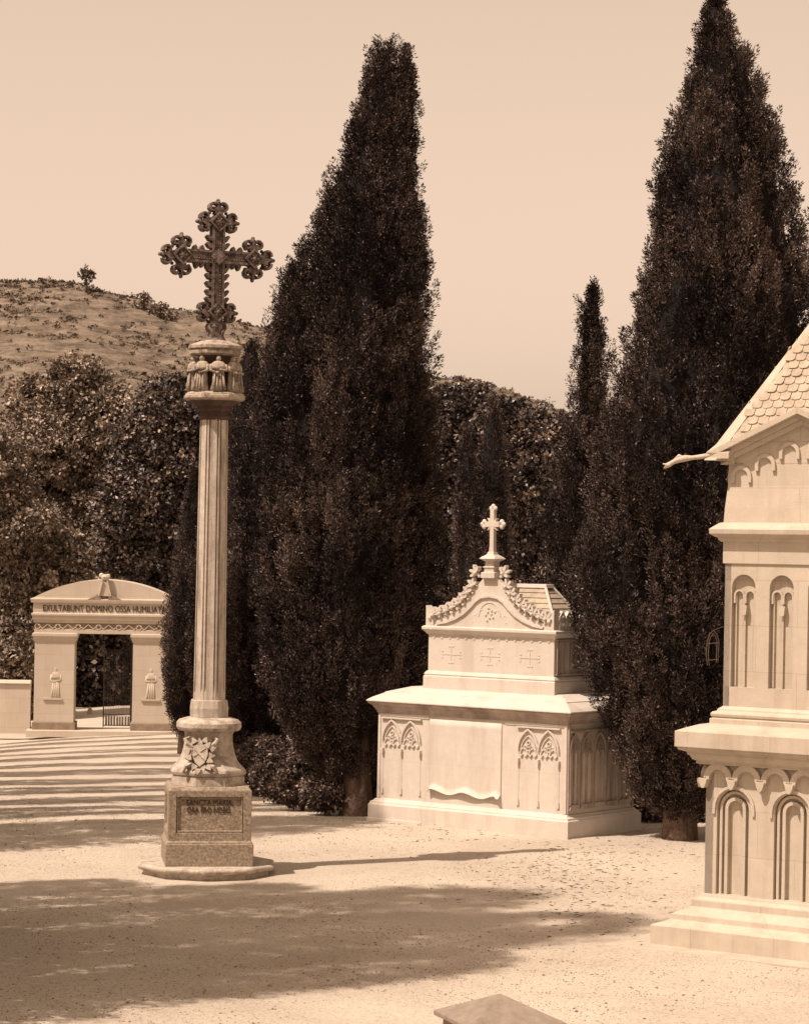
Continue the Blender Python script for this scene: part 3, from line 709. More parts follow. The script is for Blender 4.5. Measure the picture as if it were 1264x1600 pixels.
def node(mb, c, up, last=True):
    """diamond boss with three scrolled lobes; up = outward direction"""
    c = Vector(c); u = Vector(up); v = Vector((-u.y, u.x))
    q = .125
    mb.prism([tuple(c + u * q), tuple(c + v * q), tuple(c - u * q), tuple(c - v * q)], -T * 1.0, T * 1.0)
    mb.band([tuple(c + u * q * .9), tuple(c + v * q * .9), tuple(c - u * q * .9), tuple(c - v * q * .9)], .03, -T * 1.35, T * 1.35, closed=True)
    for y in (-1, 1):
        mb.ball((c.x, y * T * 1.15, c.y), .03, 8, 6)
        for k in range(6):
            a = k * math.pi / 3; mb.ball((c.x + .04 * math.cos(a), y * T * 1.1, c.y + .04 * math.sin(a)), .02, 6, 4)
    for dirn, ln in ((u, 1.0), (v, .95), (-v, .95)):
        tip = c + dirn * (.175 * ln); n2 = Vector((-dirn.y, dirn.x))
        mb.prism([tuple(c + dirn * .1 + n2 * .055), tuple(tip + n2 * .04), tuple(tip + dirn * .05), tuple(tip - n2 * .04), tuple(c + dirn * .1 - n2 * .055)], -T * .8, T * .8)
        ang = math.atan2(dirn.y, dirn.x)
        for s_ in (-1, 1):
            p = tip + n2 * s_ * .062 + dirn * .0
            scroll(mb, (p.x, p.y), ang - s_ * .3, .05, s_)
        for k, (aa, bb, rr) in enumerate(((.095, 0, .024), (.06, .0, .034), (.045, .035, .02), (.045, -.035, .02))):
            p = tip + dirn * aa + n2 * bb; mb.ball((p.x, 0, p.y), rr, 7, 5, (1, 1.9, 1))
    # small beads in the inner angles
    for s_ in (-1, 1):
        for rr_, f in ((.028, .13), (.022, .17)):
            p = c + v * s_ * f + u * .0 - u * .095; mb.ball((p.x, 0, p.y), rr_, 6, 5, (1, 1.7, 1))
            p = c + v * s_ * .105 + u * .115; mb.ball((p.x, 0, p.y), .022, 6, 5, (1, 1.7, 1))
for c_, u_ in (((-.46, 0), (-1, 0)), ((.46, 0), (1, 0)), ((0, .43), (0, 1))):
    mb = newmb(); node(mb, c_, u_); mb.build('scrolled_arm_end', M['cross'], col)
mb = newmb(); node(mb, (0, -.68), (0, -1)); mb.build('lower_scroll_boss', M['cross'], col)
mb = newmb()
for (x, z) in [(-.2, .085), (.2, .085), (-.29, .085), (.29, .085), (-.2, -.085), (.2, -.085), (-.27, -.1), (.27, -.1), (-.13, -.09), (.13, -.09)]:
    s_ = 1 if z > 0 else -1
    mb.prism([(x - .035, z - s_ * .02), (x + .035, z - s_ * .02), (x + .02, z + s_ * .03), (x, z + s_ * .055), (x - .02, z + s_ * .03)], -T * .7, T * .7)
    mb.ball((x, 0, z + s_ * .02), .03, 6, 5, (1, 2, 1))
for z in (.14, .23, -.15, -.24, -.34, -.44, -.53):
    for s_ in (-1, 1):
        x = s_ * .085
        mb.prism([(x - s_ * .02, z - .035), (x + s_ * .03, z - .03), (x + s_ * .065, z + .02), (x + s_ * .045, z + .04), (x + s_ * .02, z + .015), (x - s_ * .02, z + .03)], -T * .8, T * .8)
        mb.ball((x + s_ * .045, 0, z + .022), .022, 6, 4, (1, 2.6, 1)); mb.ball((x + s_ * .02, 0, z - .02), .024, 6, 4, (1, 2.4, 1))
mb.build('edge_crockets', M['cross'], col)
mb = newmb()
rg = []
for z, rx in ((-1.03, .15), (-.99, .115), (-.93, .095), (-.88, .11), (-.86, .12), (-.8, .09), (-.74, .08)):
    rg.append([(rx * math.cos(a), rx * .75 * math.sin(a), z) for a in [2 * math.pi * i / 10 for i in range(10)]])
mb.rings(rg)
for s_ in (-1, 1):
    scroll(mb, (s_ * .085, -.86), R(90) if s_ > 0 else R(90), .045, s_)
    mb.tube([(s_ * .05, -.06, -1.0), (s_ * .07, -.075, -.92), (s_ * .11, -.05, -.86)], [.02, .022, .02], 6)
mb.build('cross_foot', M['cross'], col, smooth=False)

# ------------------------------------------------------------------ the tomb
u = Vector((-.79, .61, 0)).normalized(); rzt = math.atan2(-u.y, -u.x)    # local +x runs along the front towards the viewer's right
P0 = Vector((2.34, 35.67, 0)) + u * 1.78
v = Vector((.61, .79, 0)).normalized()
tomb = empty('marble_tomb', tuple(P0 + v * .95), rzt, 'large white marble tomb with tracery panels, crested gable and slate hipped roof', 'tomb')
HW, HD = 1.78, .95
mb = MB()
mb.rect_lathe([(.0, -.1), (.0, .25), (-.02, .27), (-.02, .29), (-.06, .31), (-.07, .33), (-.1, .34)], -HW, HW, -HD, HD)
mb.box(-HW - .012, -HW + 1.0, -HD - .012, HD, -.1, .05)
mb.build('plinth', M['marble'], tomb, bevel=.008)
bw_, bd_ = HW - .1, HD - .1
mb = MB(); mb.box(-bw_, bw_, -bd_, bd_, .33, 1.63); body = mb.build('body', M['marble'], tomb, bevel=.006)
ff = lambda a, b, c: (a, -bd_ - c, b)                # on the front: depth c outwards
fs_ = lambda a, b, c: (bw_ + c, a, b)                # on the right side
fsl = lambda a, b, c: (-bw_ - c, -a, b)
# side buttress strips and panel joints
for x, xb in ((-bw_ + .025, -.74), (bw_ - .025, .62)):
    mb = MB(); mb.band([(x, .345), (x, 1.575), (xb, 1.575)], .05, -.02, .012, ff)
    mb.build('panel_frame', M['marble'], body)
def garch(cx, w2, zs, n=8):
    """pointed arch polyline"""
    L = []; Rr = 2.0 * w2
    for k in range(n + 1):
        a = k / n
        # left arc centred to the right
        cxl = cx - w2 + Rr; ang = math.pi - a * math.acos((Rr - w2) / Rr)
        L.append((cxl + Rr * math.cos(ang), zs + Rr * math.sin(ang)))
    return L + [(2 * cx - x, z) for x, z in L[-2::-1]]
def tracery(mb, cx, w2, ztop, fr, zb=.45, dp=.03):
    zs = ztop - w2 * 1.74
    mb.band(garch(cx, w2, zs), .026, -.02, dp + .016, fr)
    mb.band(garch(cx, w2 * .76, zs - .02), .014, -.02, dp, fr)
    for sx_ in (-1, 1):
        sub = garch(cx + sx_ * w2 * .45, w2 * .38, zs - .07, 5); mb.band(sub, .02, -.02, dp, fr)
        for k in range(6):
            a = k * math.pi / 3
    # trefoil bosses
    for (dx, dz) in ((0, w2 * .62), (-w2 * .3, w2 * .22), (w2 * .3, w2 * .22), (0, .02)):
        c = [(cx + dx + .028 * math.cos(a), zs + dz + .028 * math.sin(a)) for a in [2 * math.pi * i / 8 for i in range(8)]]
        mb.band(c, .014, -.02, dp, fr, closed=True)
    return zs
for x0 in (-1.24, 1.2):
    mb = MB()
    for k in (-1, 1):
        zs = tracery(mb, x0 + k * .175, .17, 1.5, ff, dp=.02)
        for j in range(4):
            xx = x0 + k * .175 + (-.12 + .08 * j); mb.prism([(xx - .03, zs - .06), (xx + .03, zs - .06), (xx, zs - .095)], .0, .026, ff)
        c = x0 + k * .175       # sunk spandrels read as dark triangles: raised strip above the gables
    for k in (-1, 0, 1):
        xx = x0 + k * .345
        mb.prism([(xx - .022, zs - .12), (xx + .022, zs - .12), (xx + .015, zs - .2), (xx - .015, zs - .2)], 0, .045, ff)
        mb.band([(xx, .42), (xx, zs - .2)], .016, -.01, .006, ff)
        mb.prism([(xx - .02, .42), (xx + .02, .42), (xx + .014, .5), (xx - .014, .5)], 0, .022, ff)
    mb.band([(x0 - .37, 1.53), (x0 + .37, 1.53)], .02, -.02, .04, ff)
    mb.build('front_tracery', M['marble'], body)
# right-hand side: tall mullions under gothic heads
mb = MB()
y = -.72
for (c, w2) in ((-.70, .11), (-.38, .15), (-.06, .15), (.26, .15), (.58, .15)):
    zs = tracery(mb, c, w2, 1.46, fs_)
    mb.band([(c - w2, .47), (c - w2, zs)], .032, -.02, .045, fs_); mb.band([(c + w2, .47), (c + w2, zs)], .032, -.02, .045, fs_)
    mb.band([(c, .47), (c, zs - .02)], .02, -.02, .03, fs_)
    mb.prism([(c - w2 - .02, .40), (c + w2 + .02, .40), (c + w2 - .01, .47), (c - w2 + .01, .47)], -.01, .05, fs_)
mb.band([(-.82, 1.5), (.82, 1.5)], .03, -.02, .05, fs_)
mb.band([(-.83, .35), (-.83, 1.6)], .03, -.02, .03, fs_); mb.band([(.83, .35), (.83, 1.6)], .03, -.02, .03, fs_)
mb.build('side_tracery', M['marble_band'], body)
# hanging parchment panel with a curled lower edge
nx, nz = 60, 26; V = []; Fq = []
def scr(s_, t):
    x = -.72 + 1.28 * s_; low = .515 - .035 * s_ + .032 * math.sin(s_ * 2 * math.pi * 2.25 + .6) - (.03 if s_ > .96 or s_ < .03 else 0)
    z = low + (1.555 - low) * t
    k = max(0, 1 - t / .075)
    y_ = -.003 - .05 * k * k * (.75 + .5 * math.sin(s_ * 2 * math.pi * 2.25 + .2)) - .015 * k
    return (x, -bd_ + y_ - .004, z)
for j in range(nz + 1):
    t = (j / nz) ** 2.4
    for i in range(nx + 1): V.append(scr(i / nx, t))
for j in range(nz):
    for i in range(nx):
        a = j * (nx + 1) + i; Fq.append((a, a + 1, a + nx + 2, a + nx + 1))
pm = MB(); pm.add(V, Fq)
po = pm.build('parchment_panel', M['marble'], tomb, smooth=True, label='smooth centre panel carved as a hanging scroll with a wavy curled lower edge')
so_ = po.modifiers.new('solid', 'SOLIDIFY'); so_.thickness = .012; so_.offset = 0
# cornice
mb = MB()
mb.rect_lathe([(.0, 1.6), (.02, 1.6), (.02, 1.63), (.035, 1.64), (.035, 1.655), (.05, 1.67), (.075, 1.71), (.115, 1.735), (.12, 1.745), (.12, 1.765)], -bw_, bw_, -bd_, bd_)
mb.build('cornice', M['marble_band'], tomb, bevel=.003)
mb = MB()
mb.rect_lathe([(.135, 1.766), (.135, 1.785), (.07, 1.83), (-.06, 1.895), (-.065, 1.91), (-.09, 1.915), (-.34, 1.99)], -bw_, bw_, -bd_, bd_)
mb.build('weathering_slab', M['marble'], tomb, bevel=.004)
# second stage
w2_, d2_ = bw_ - .56, bd_ - .34
mb = MB()
mb.rect_lathe([(.05, 1.96), (.05, 2.16), (.035, 2.17), (.045, 2.19), (.02, 2.23), (0, 2.24)], -w2_, w2_, -d2_, d2_)
mb.box(-w2_, w2_, -d2_, d2_, 2.22, 2.80)
st2 = mb.build('upper_chest', M['marble'], tomb, bevel=.005)
f2 = lambda a, b, c: (a, -d2_ - c, b); s2 = lambda a, b, c: (w2_ + c, a, b)
for cx in (-.70, 0, .70):
    mb = MB()
    mb.band([(cx - .15, 2.49), (cx + .15, 2.49)], .014, -.01, .005, f2); mb.band([(cx, 2.38), (cx, 2.60)], .014, -.01, .006, f2)
    for (dx, dz) in ((-.16, 0), (.16, 0), (0, .12), (0, -.12)):
        for (ex, ez) in ((0, 0), (dz * .28, dx * .28), (-dz * .28, -dx * .28)):
            mb.ball((cx + dx + ex, -d2_ - .002, 2.49 + dz + ez), .019, 7, 5, (1, .3, 1))
    mb.build('carved_cross', M['marble'], st2)
mb = MB(); mb.band([(-w2_ + .04, 2.765), (w2_ - .04, 2.765)], .016, -.01, .010, f2)
for k in range(15):
    x = -w2_ + .1 + k * (2 * w2_ - .2) / 14
    mb.prism([(x - .055, 2.76), (x + .055, 2.76), (x + .02, 2.73), (x, 2.71), (x - .02, 2.73)], -.01, .008, f2)
mb.build('leaf_trim', M['marble'], st2)
mb = MB()
mb.band([(.0 + .1 * math.cos(b), 2.52 + .19 * math.sin(b)) for b in [2 * math.pi * i / 20 for i in range(20)]], .02, -.01, .03, s2, closed=True)
for k in range(5):
    z = 2.38 + k * .07
    mb.band([(-.06, z), (0, z + .04), (.06, z)], .018, -.01, .025, s2); mb.band([(0, z), (0, z + .05)], .018, -.01, .028, s2)
for x in (-.45, -.39, -.3, -.16, .16, .3, .39, .45): mb.band([(x, 2.28), (x, 2.74)], .022, -.01, .026, s2)
mb.band([(-.48, 2.76), (.48, 2.76)], .02, -.01, .03, s2); mb.band([(-.48, 2.27), (.48, 2.27)], .02, -.01, .03, s2)
mb.build('side_relief', M['marble_band'], st2)
mb = MB()
mb.rect_lathe([(0, 2.77), (.02, 2.78), (.03, 2.80), (.06, 2.83), (.075, 2.85), (.075, 2.885), (.05, 2.90), (0, 2.905)], -w2_, w2_, -d2_, d2_)
mb.build('upper_cornice', M['marble'], tomb, bevel=.003)
# gable wall with ogee moulding and crest
GZ = 2.9
out_p = [(1.12, 0), (1.12, .16), (1.0, .08), (.85, .12), (.67, .20), (.52, .28), (.40, .39), (.30, .51), (.22, .62), (.12, .72), (0, .74)]
poly = [(x, GZ + z) for x, z in out_p] + [(-x, GZ + z) for x, z in out_p[-2::-1]]
mb = MB(); yf = -d2_ - .03
mb.prism(poly, yf, yf + .1)
gb = mb.build('gable', M['marble'], tomb, bevel=.004)
mb = MB()
og = [(.95, .03), (.78, .06), (.6, .12), (.45, .2), (.33, .3), (.25, .38), (.15, .44), (0, .46)]
mb.band([(x, GZ + z) for x, z in og] + [(-x, GZ + z) for x, z in og[-2::-1]], .035, yf - .03, yf + .02)
for k in range(7):
    a = math.pi * k / 6; mb.ball((.3 * math.cos(a), yf + .008, GZ + .08 + .2 * math.sin(a)), .018, 6, 5)
mb.band([(.19 * math.cos(math.pi * i / 12), GZ + .17 + .2 * math.sin(math.pi * i / 12)) for i in range(13)], .018, yf - .008, yf + .02)
for k in range(9):
    mb.ball((.11 * math.cos(k * 2.4) * (.3 + k * .08), yf + .004, GZ + .2 + .12 * math.sin(k * 2.4) * (.3 + k * .08)), .024, 6, 5)
mb.build('ogee_moulding', M['marble'], gb)
def crocket(mb, x, z, s_, r=.06, ang=0):
    c, q = math.cos(ang), math.sin(ang)
    def tr(p): return (x + p[0] * c - p[1] * q, z + p[0] * q + p[1] * c)
    for da in (-1.25, -.42, .42, 1.25):
        b_ = math.pi / 2 + da; ux, uz = math.cos(b_), math.sin(b_); L_ = r * (1.35 if abs(da) < 1 else 1.1)
        pts = [tr((ux * q1 - uz * q2, uz * q1 + ux * q2)) for q1, q2 in ((.1 * r, 0), (.55 * L_, -.24 * r), (L_, -.16 * r), (1.15 * L_, .05 * r), (L_ * .9, .26 * r), (.5 * L_, .22 * r))]
        mb.prism(pts, yf - .03 - .015 * (abs(da) > 1), yf + .045)
    pts = [tr((q1, q2)) for q1, q2 in ((-.2 * r, -.9 * r), (.2 * r, -.9 * r), (.16 * r, .2 * r), (-.16 * r, .2 * r))]
    mb.prism(pts, yf - .02, yf + .04)
    t = tr((0, 0)); mb.ball((t[0], yf - .05, t[1]), r * .35, 6, 5)
for s_ in (-1, 1):
    for k, (x, z) in enumerate(((1.0, .155), (.885, .18), (.77, .22), (.66, .27), (.555, .33), (.46, .41), (.375, .50), (.30, .60))):
        mb = MB(); crocket(mb, s_ * x, GZ + z, s_, .082, -s_ * .35); mb.build('leaf_crocket', M['marble'], gb)
    mb = MB(); crocket(mb, s_ * .24, GZ + .79, s_, .085, -s_ * .8); mb.build('leaf_crocket', M['marble'], gb)
    # drilled hollows under the leaves
    mb = MB()
    for (x, z) in ((1.06, .1), (.93, .1), (.8, .13), (.66, .17), (.54, .24)):
        mb.lathe([(.02, 0), (.02, .006)], 8); 
    mb = MB(); mb.prism([(s_ * 1.14, GZ), (s_ * 1.14, GZ + .3), (s_ * 1.05, GZ + .2), (s_ * 1.0, GZ + .1), (s_ * 1.0, GZ)], yf - .02, yf + .12)
    mb.ball((s_ * 1.06, yf - .025, GZ + .12), .035, 8, 6); mb.build('corner_acroterion', M['marble'], gb, bevel=.004)
# crest along both sides
for s_ in (-1, 1):
    mb = MB(); xs_ = s_ * (w2_ + .02)
    for k in range(6):
        yy = -d2_ + .13 + k * (2 * d2_ - .2) / 5; hwid = .08
        fr = lambda a, b, c: (xs_ + c, a, b)
        mb.prism([(yy - hwid, GZ), (yy + hwid, GZ), (yy + hwid * .6, GZ + .1), (yy + hwid, GZ + .14), (yy + hwid * .9, GZ + .2), (yy, GZ + .27), (yy - hwid * .9, GZ + .2), (yy - hwid, GZ + .14), (yy - hwid * .6, GZ + .1)], -.03, .03, fr)
        mb.ball((xs_ + s_ * .03, yy, GZ + .08), .028, 6, 5); mb.ball((xs_ + s_ * .03, yy, GZ + .19), .022, 6, 5)
    mb.build('side_crest', M['marble'], tomb)
# roof
RZ0, RZ1 = 2.905, 3.50
mb = MB()
rows_ = 8
for k in range(rows_):
    t0, t1 = k / rows_, (k + 1) / rows_
    def rc(t, o=0): return (w2_ - .02 - t * (w2_ - .66) + o, d2_ - .07 - t * (d2_ - .15) + o)
    a0, b0 = rc(t0, .014); a1, b1 = rc(t1, .0); z0, z1 = RZ0 + (RZ1 - RZ0) * t0, RZ0 + (RZ1 - RZ0) * t1
    mb.rings([[(-a0, -b0, z0), (a0, -b0, z0), (a0, b0, z0), (-a0, b0, z0)], [(-a1, -b1, z1), (a1, -b1, z1), (a1, b1, z1), (-a1, b1, z1)]])
rf = mb.build('roof', M['slate'], tomb)
mb = MB(); mb.box(-.69, .69, -.11, .11, 3.49, 3.545, .015, .015); mb.build('ridge_cap', M['marble'], rf, bevel=.004)
for sx_ in (-1, 1):
    for sy_ in (-1, 1):
        mb = MB()
        mb.tube([(sx_ * (w2_ - .01), sy_ * (d2_ - .06), 2.91), (sx_ * .665, sy_ * .09, 3.5)], .022, 6)
        mb.build('hip_roll', M['marble'], rf)
mb = MB(); mb.tube([(.62, .02, 3.5), (.62, .02, 3.98)], .005, 5); mb.build('rod', M['iron'], rf)
# finial pedestal and cross (the whole upper tier stands a little right of centre)
yc = yf + .05
mb = MB(); o4 = R(45)
def sq(prof): mb.lathe([(r * 1.414, z) for r, z in prof], 4, o4, 0, yc)
sq([(.12, 3.62), (.12, 3.70), (.085, 3.71), (.085, 3.76), (.10, 3.77), (.10, 3.785), (.075, 3.79), (.075, 3.86), (.10, 3.875), (.14, 3.90), (.11, 3.93), (.065, 3.96), (.05, 4.0)])
mb.build('finial_pedestal', M['marble'], gb, bevel=.004)
mb = MB(); cz = 4.40
mb.box(-.045, .045, yc - .04, yc + .04, 3.98, 4.08, .01, .005)
mb.box(-.035, .035, yc - .035, yc + .035, 4.07, 4.62)
mb.box(-.13, .13, yc - .036, yc + .036, cz - .04, cz + .04)
for c_, r0 in (((-.155, cz), .055), ((.155, cz), .055), ((0, 4.63), .052)):
    for k in range(3):
        dx, dz = ((-.03, 0), (0, .035), (0, -.035))[k] if c_[0] < 0 else (((.03, 0), (0, .035), (0, -.035))[k] if c_[0] > 0 else ((0, .03), (.035, 0), (-.035, 0))[k])
        mb.ball((c_[0] + dx, yc, c_[1] + dz), r0 * .72, 8, 6, (1, .8, 1))
for a in (45, 135, 225, 315):
    c, q = math.cos(R(a)), math.sin(R(a)); n2 = (-q, c)
    mb.prism([(.03 * n2[0], cz + .03 * n2[1]), (c * .13, cz + q * .13), (-.03 * n2[0], cz - .03 * n2[1])], yc - .03, yc + .03)
mb.build('roof_cross', M['marble'], gb, bevel=.004)

for ch in tomb.children:
    if ch.name.split('.')[0] in ('upper_chest', 'upper_cornice', 'gable', 'side_crest', 'roof'): ch.location.x = .08

# ------------------------------------------------------------------ the stone monument at the right
CH = empty('stone_monument', (2.58, 26.2, 0), R(-35), 'tall cream stone monument with arched panels and tiled spire at the right edge', 'monument')
W = 2.75     # base block width
m1 = .40     # inset of lower shaft
mb = MB()
mb.rect_lathe([(.0, -.1), (0, .215), (-.01, .22), (-.15, .27), (-.155, .33), (-.165, .335), (-.30, .40), (-.30, .47), (-.36, .5), (-.37, .535)], 0, W, 0, W)
mb.build('stepped_base', M['chapel'], CH, bevel=.006)
mb = MB(); mb.box(-.36, W + .3, -.30, W + .3, -.1, .02); mb.build('foundation_slab', M['chapel'], CH, bevel=.004)
x0, x1 = m1, W - m1; ww = x1 - x0
mb = MB(); mb.box(x0 + .09, x1 - .09, x0 + .09, x1 - .09, .52, 1.9)
def panels_low(mb, fr):
    n = 3; cw = ww / n
    for k in range(n):
        a = x0 + k * cw; cx = a + cw / 2 + (0.0)
        plate_arch(mb, a, a + cw, .53, 1.86, 0, -.09, cx, .195, .54, 1.42, fr)
        # nested moulded arch inside
        for r, dp, wd in ((.165, -.035, .03), (.10, -.03, .035)):
            pts = [(cx - r, .54), (cx - r, 1.42)] + [(cx - r * math.cos(math.pi * i / 10), 1.42 + r * math.sin(math.pi * i / 10)) for i in range(1, 10)] + [(cx + r, 1.42), (cx + r, .54)]
            mb.band(pts, wd, -.1, dp, fr)
        pts = [(cx - .225, 1.36), (cx - .225, 1.42)] + [(cx - .225 * math.cos(math.pi * i / 12), 1.42 + .225 * math.sin(math.pi * i / 12)) for i in range(1, 12)] + [(cx + .225, 1.42), (cx + .225, 1.36)]
        mb.band(pts, .03, -.01, .022, fr)
fF = lambda a, b, c: (a, x0 - c, b)
fL = lambda a, b, c: (x0 - c, (x0 + x1) - a, b)
fR = lambda a, b, c: (x1 + c, a, b)
fB = lambda a, b, c: ((x0 + x1) - a, x1 + c, b)
for fr in (fF, fL, fR, fB): panels_low(mb, fr)
lo = mb.build('lower_shaft', M['chapel'], CH)
def arcade(mb, z, n, fr, a0, a1, dp=.07, hh=.16):
    cw = (a1 - a0) / n
    for k in range(n):
        cx = a0 + (k + .5) * cw; r = cw * .40
        pts = [(cx - r, z - hh)] + [(cx - r * math.cos(math.pi * i / 10), z - hh + r * math.sin(math.pi * i / 10)) for i in range(0, 11)] + [(cx + r, z - hh)]
        mb.band(pts, cw * .2, -.02, dp, fr)
        for xx in (cx - cw / 2,) + ((cx + cw / 2,) if k == n - 1 else ()):
            mb.prism([(xx - .05, z - hh - .0), (xx + .05, z - hh), (xx + .04, z - hh - .05), (xx + .015, z - hh - .10), (xx - .015, z - hh - .10), (xx - .04, z - hh - .05)], -.02, dp + .015, fr)
mb = MB()
for fr in (fF, fL, fR, fB): arcade(mb, 1.88, 6, fr, x0, x1)
mb.build('corbel_arcade', M['chapel'], lo, bevel=.004)
mb = MB()
mb.rect_lathe([(.05, 1.86), (.08, 1.87), (.08, 1.90), (.11, 1.91), (.13, 1.95), (.15, 1.96), (.15, 1.985), (.22, 2.01), (.225, 2.035), (.245, 2.04), (.245, 2.20), (.16, 2.235), (.06, 2.27), (.0, 2.28)], x0, x1, x0, x1)
mb.build('middle_cornice', M['chapel'], CH, bevel=.004)
i2 = .115; X0, X1 = x0 + i2, x1 - i2
mb = MB()
mb.rect_lathe([(.10, 2.27), (.10, 2.33), (.075, 2.34), (.09, 2.355), (.095, 2.38), (.08, 2.40), (.045, 2.41), (.04, 2.43), (.01, 2.45), (0, 2.46)], X0, X1, X0, X1)
mb.build('upper_base_moulding', M['chapel'], CH, bevel=.003)
G1 = lambda a, b, c: (a, X0 - c, b); G2 = lambda a, b, c: (X0 - c, (X0 + X1) - a, b); G3 = lambda a, b, c: (X1 + c, a, b); G4 = lambda a, b, c: ((X0 + X1) - a, X1 + c, b)
mb = MB(); mb.box(X0 + .07, X1 - .07, X0 + .07, X1 - .07, 2.44, 3.93)
uw = X1 - X0; n = 4; cw = uw / n
for fr in (G1, G2, G3, G4):
    for k in range(n):
        a = X0 + k * cw; cx = a + cw / 2
        plate_arch(mb, a, a + cw, 2.45, 3.93, 0, -.07, cx, .135, 2.66, 3.68, fr)
        # twin-arched tracery head standing inside the recess
        for s_ in (-1, 1):
            r = .052; c2 = cx + s_ * .062
            pts = [(c2 - r, 3.52), (c2 - r, 3.6)] + [(c2 - r * math.cos(math.pi * i / 8), 3.6 + r * math.sin(math.pi * i / 8)) for i in range(1, 8)] + [(c2 + r, 3.6), (c2 + r, 3.52)]
            mb.band(pts, .02, -.08, -.025, fr)
        mb.band([(cx - .1, 2.67), (cx - .1, 3.62)], .012, -.08, -.04, fr); mb.band([(cx, 2.67), (cx, 3.48)], .016, -.08, -.04, fr)
        mb.prism([(cx - .035, 3.50), (cx + .035, 3.50), (cx + .03, 3.44), (cx + .022, 3.40), (cx - .022, 3.40), (cx - .03, 3.44)], -.08, -.005, fr)
mb.build('upper_shaft', M['chapel'], CH)
mb = MB()
mb.rect_lathe([(.0, 3.92), (.02, 3.925), (.02, 4.14), (.04, 4.15), (.06, 4.17), (.06, 4.185), (.09, 4.20), (.125, 4.225), (.13, 4.275), (.10, 4.30), (.05, 4.34), (.02, 4.345)], X0, X1, X0, X1)
mb.build('upper_cornice', M['chapel'], CH, bevel=.003)
mb = MB()
mb.rect_lathe([(.02, 4.33), (.01, 4.5), (-.01, 4.72), (-.015, 5.02)], X0, X1, X0, X1)
mid = (X0 + X1) / 2; hw_ = (X1 - X0) / 2
for fr in (G1, G2, G3, G4):
    mb.prism([(X0, 4.95), (X1, 4.95), (mid, 4.95 + .44 * hw_ + .05)], -.18, -.012, fr)
att = mb.build('attic_wall', M['chapel'], CH)
mb = MB()
for fr in (G1, G2, G3, G4):
    for s_ in (-1, 1):
        for k in range(3):
            cx = mid + s_ * (hw_ - .17 - k * .27); zz = 4.90 + .44 * (.17 + k * .27) - .1
            pts = [(cx - .095, zz - .12)] + [(cx - .095 * math.cos(math.pi * i / 10), zz - .06 + .095 * math.sin(math.pi * i / 10)) for i in range(11)] + [(cx + .095, zz - .12)]
            mb.band(pts, .04, -.06, .02, fr)
mb.build('raking_arcade', M['chapel'], att, bevel=.003)
mb = MB()
EO = .16
for fr in (G1, G2, G3, G4):
    for s_ in (-1, 1):
        e = mid + s_ * (hw_ + EO)
        z_e = 4.96 - .44 * EO + .06; z_m = z_e + .44 * (hw_ + EO)
        for (o, dz0, dz1) in ((.05, -.06, -.005), (.09, -.005, .045), (EO, .045, .11)):
            # stepped raking mouldings; ends mitre at the corner line
            e2 = mid + s_ * (hw_ + o)
            zc = z_e + .44 * (EO - o)
            mb.prism([(e2, zc + dz0), (mid, z_m + dz0), (mid, z_m + dz1), (e2, zc + dz1)], -.1, o, fr)
mb.build('raking_cornice', M['chapel'], CH, bevel=.003)
# spire: steep pyramid of overlapping scalloped slates, stone hips
zb = 4.99; sl = 1.9; EB = hw_ + .13; zt = zb + sl * EB
mb = MB()
mb.rings([[(mid - q, mid - q, z), (mid + q, mid - q, z), (mid + q, mid + q, z), (mid - q, mid + q, z)] for q, z in ((hw_ - .03, zb), (hw_ - .03, zb + sl * (EB - .02 - hw_ + .03)), (.02, zt - .04))])
sp = mb.build('spire', M['slate'], CH)
mb = MB()
nrow = 22
for f in range(4):
    ca, sa = math.cos(f * math.pi / 2), math.sin(f * math.pi / 2)
    for r in range(nrow):
        t0 = r / nrow; z0 = zb + .03 + (zt - zb) * t0 * .97; q0 = EB * (1 - t0 * .97)
        z1 = z0 + .135; q1 = q0 - .135 / sl
        n_ = max(int(2 * q0 / .12), 1); off = .06 * (r % 2)
        for k in range(-n_ // 2 - 1, n_ // 2 + 2):
            a = k * .12 + off
            if abs(a) + .05 > q0 - .05: continue
            if z0 < 5.06 + .44 * (hw_ - abs(a)): continue
            def pt(da, tt, lift):
                z = z0 + (z1 - z0) * tt; q = q0 + (q1 - q0) * tt + lift
                lx, ly = a + da, -q
                return (mid + lx * ca - ly * sa, mid + lx * sa + ly * ca, z + lift * .3)
            lf = .018 + random.uniform(0, .008)
            vs = [pt(-.057, .16, lf), (pt(-.04, .03, lf)), pt(random.uniform(-.01, .01), random.uniform(-.03, .02), lf), pt(.04, .03, lf), pt(.057, .16, lf), pt(.056, 1.2, .0), pt(-.056, 1.2, .0)]
            vb = [pt(-.057, .16, 0), (pt(-.04, .03, 0)), pt(0, 0, 0), pt(.04, .03, 0), pt(.057, .16, 0)]
            mb.add(vs + vb, [tuple(range(7)), (0, 7, 8, 1), (1, 8, 9, 2), (2, 9, 10, 3), (3, 10, 11, 4)])
mb.build('slates', M['slate'], sp)
mb = MB()
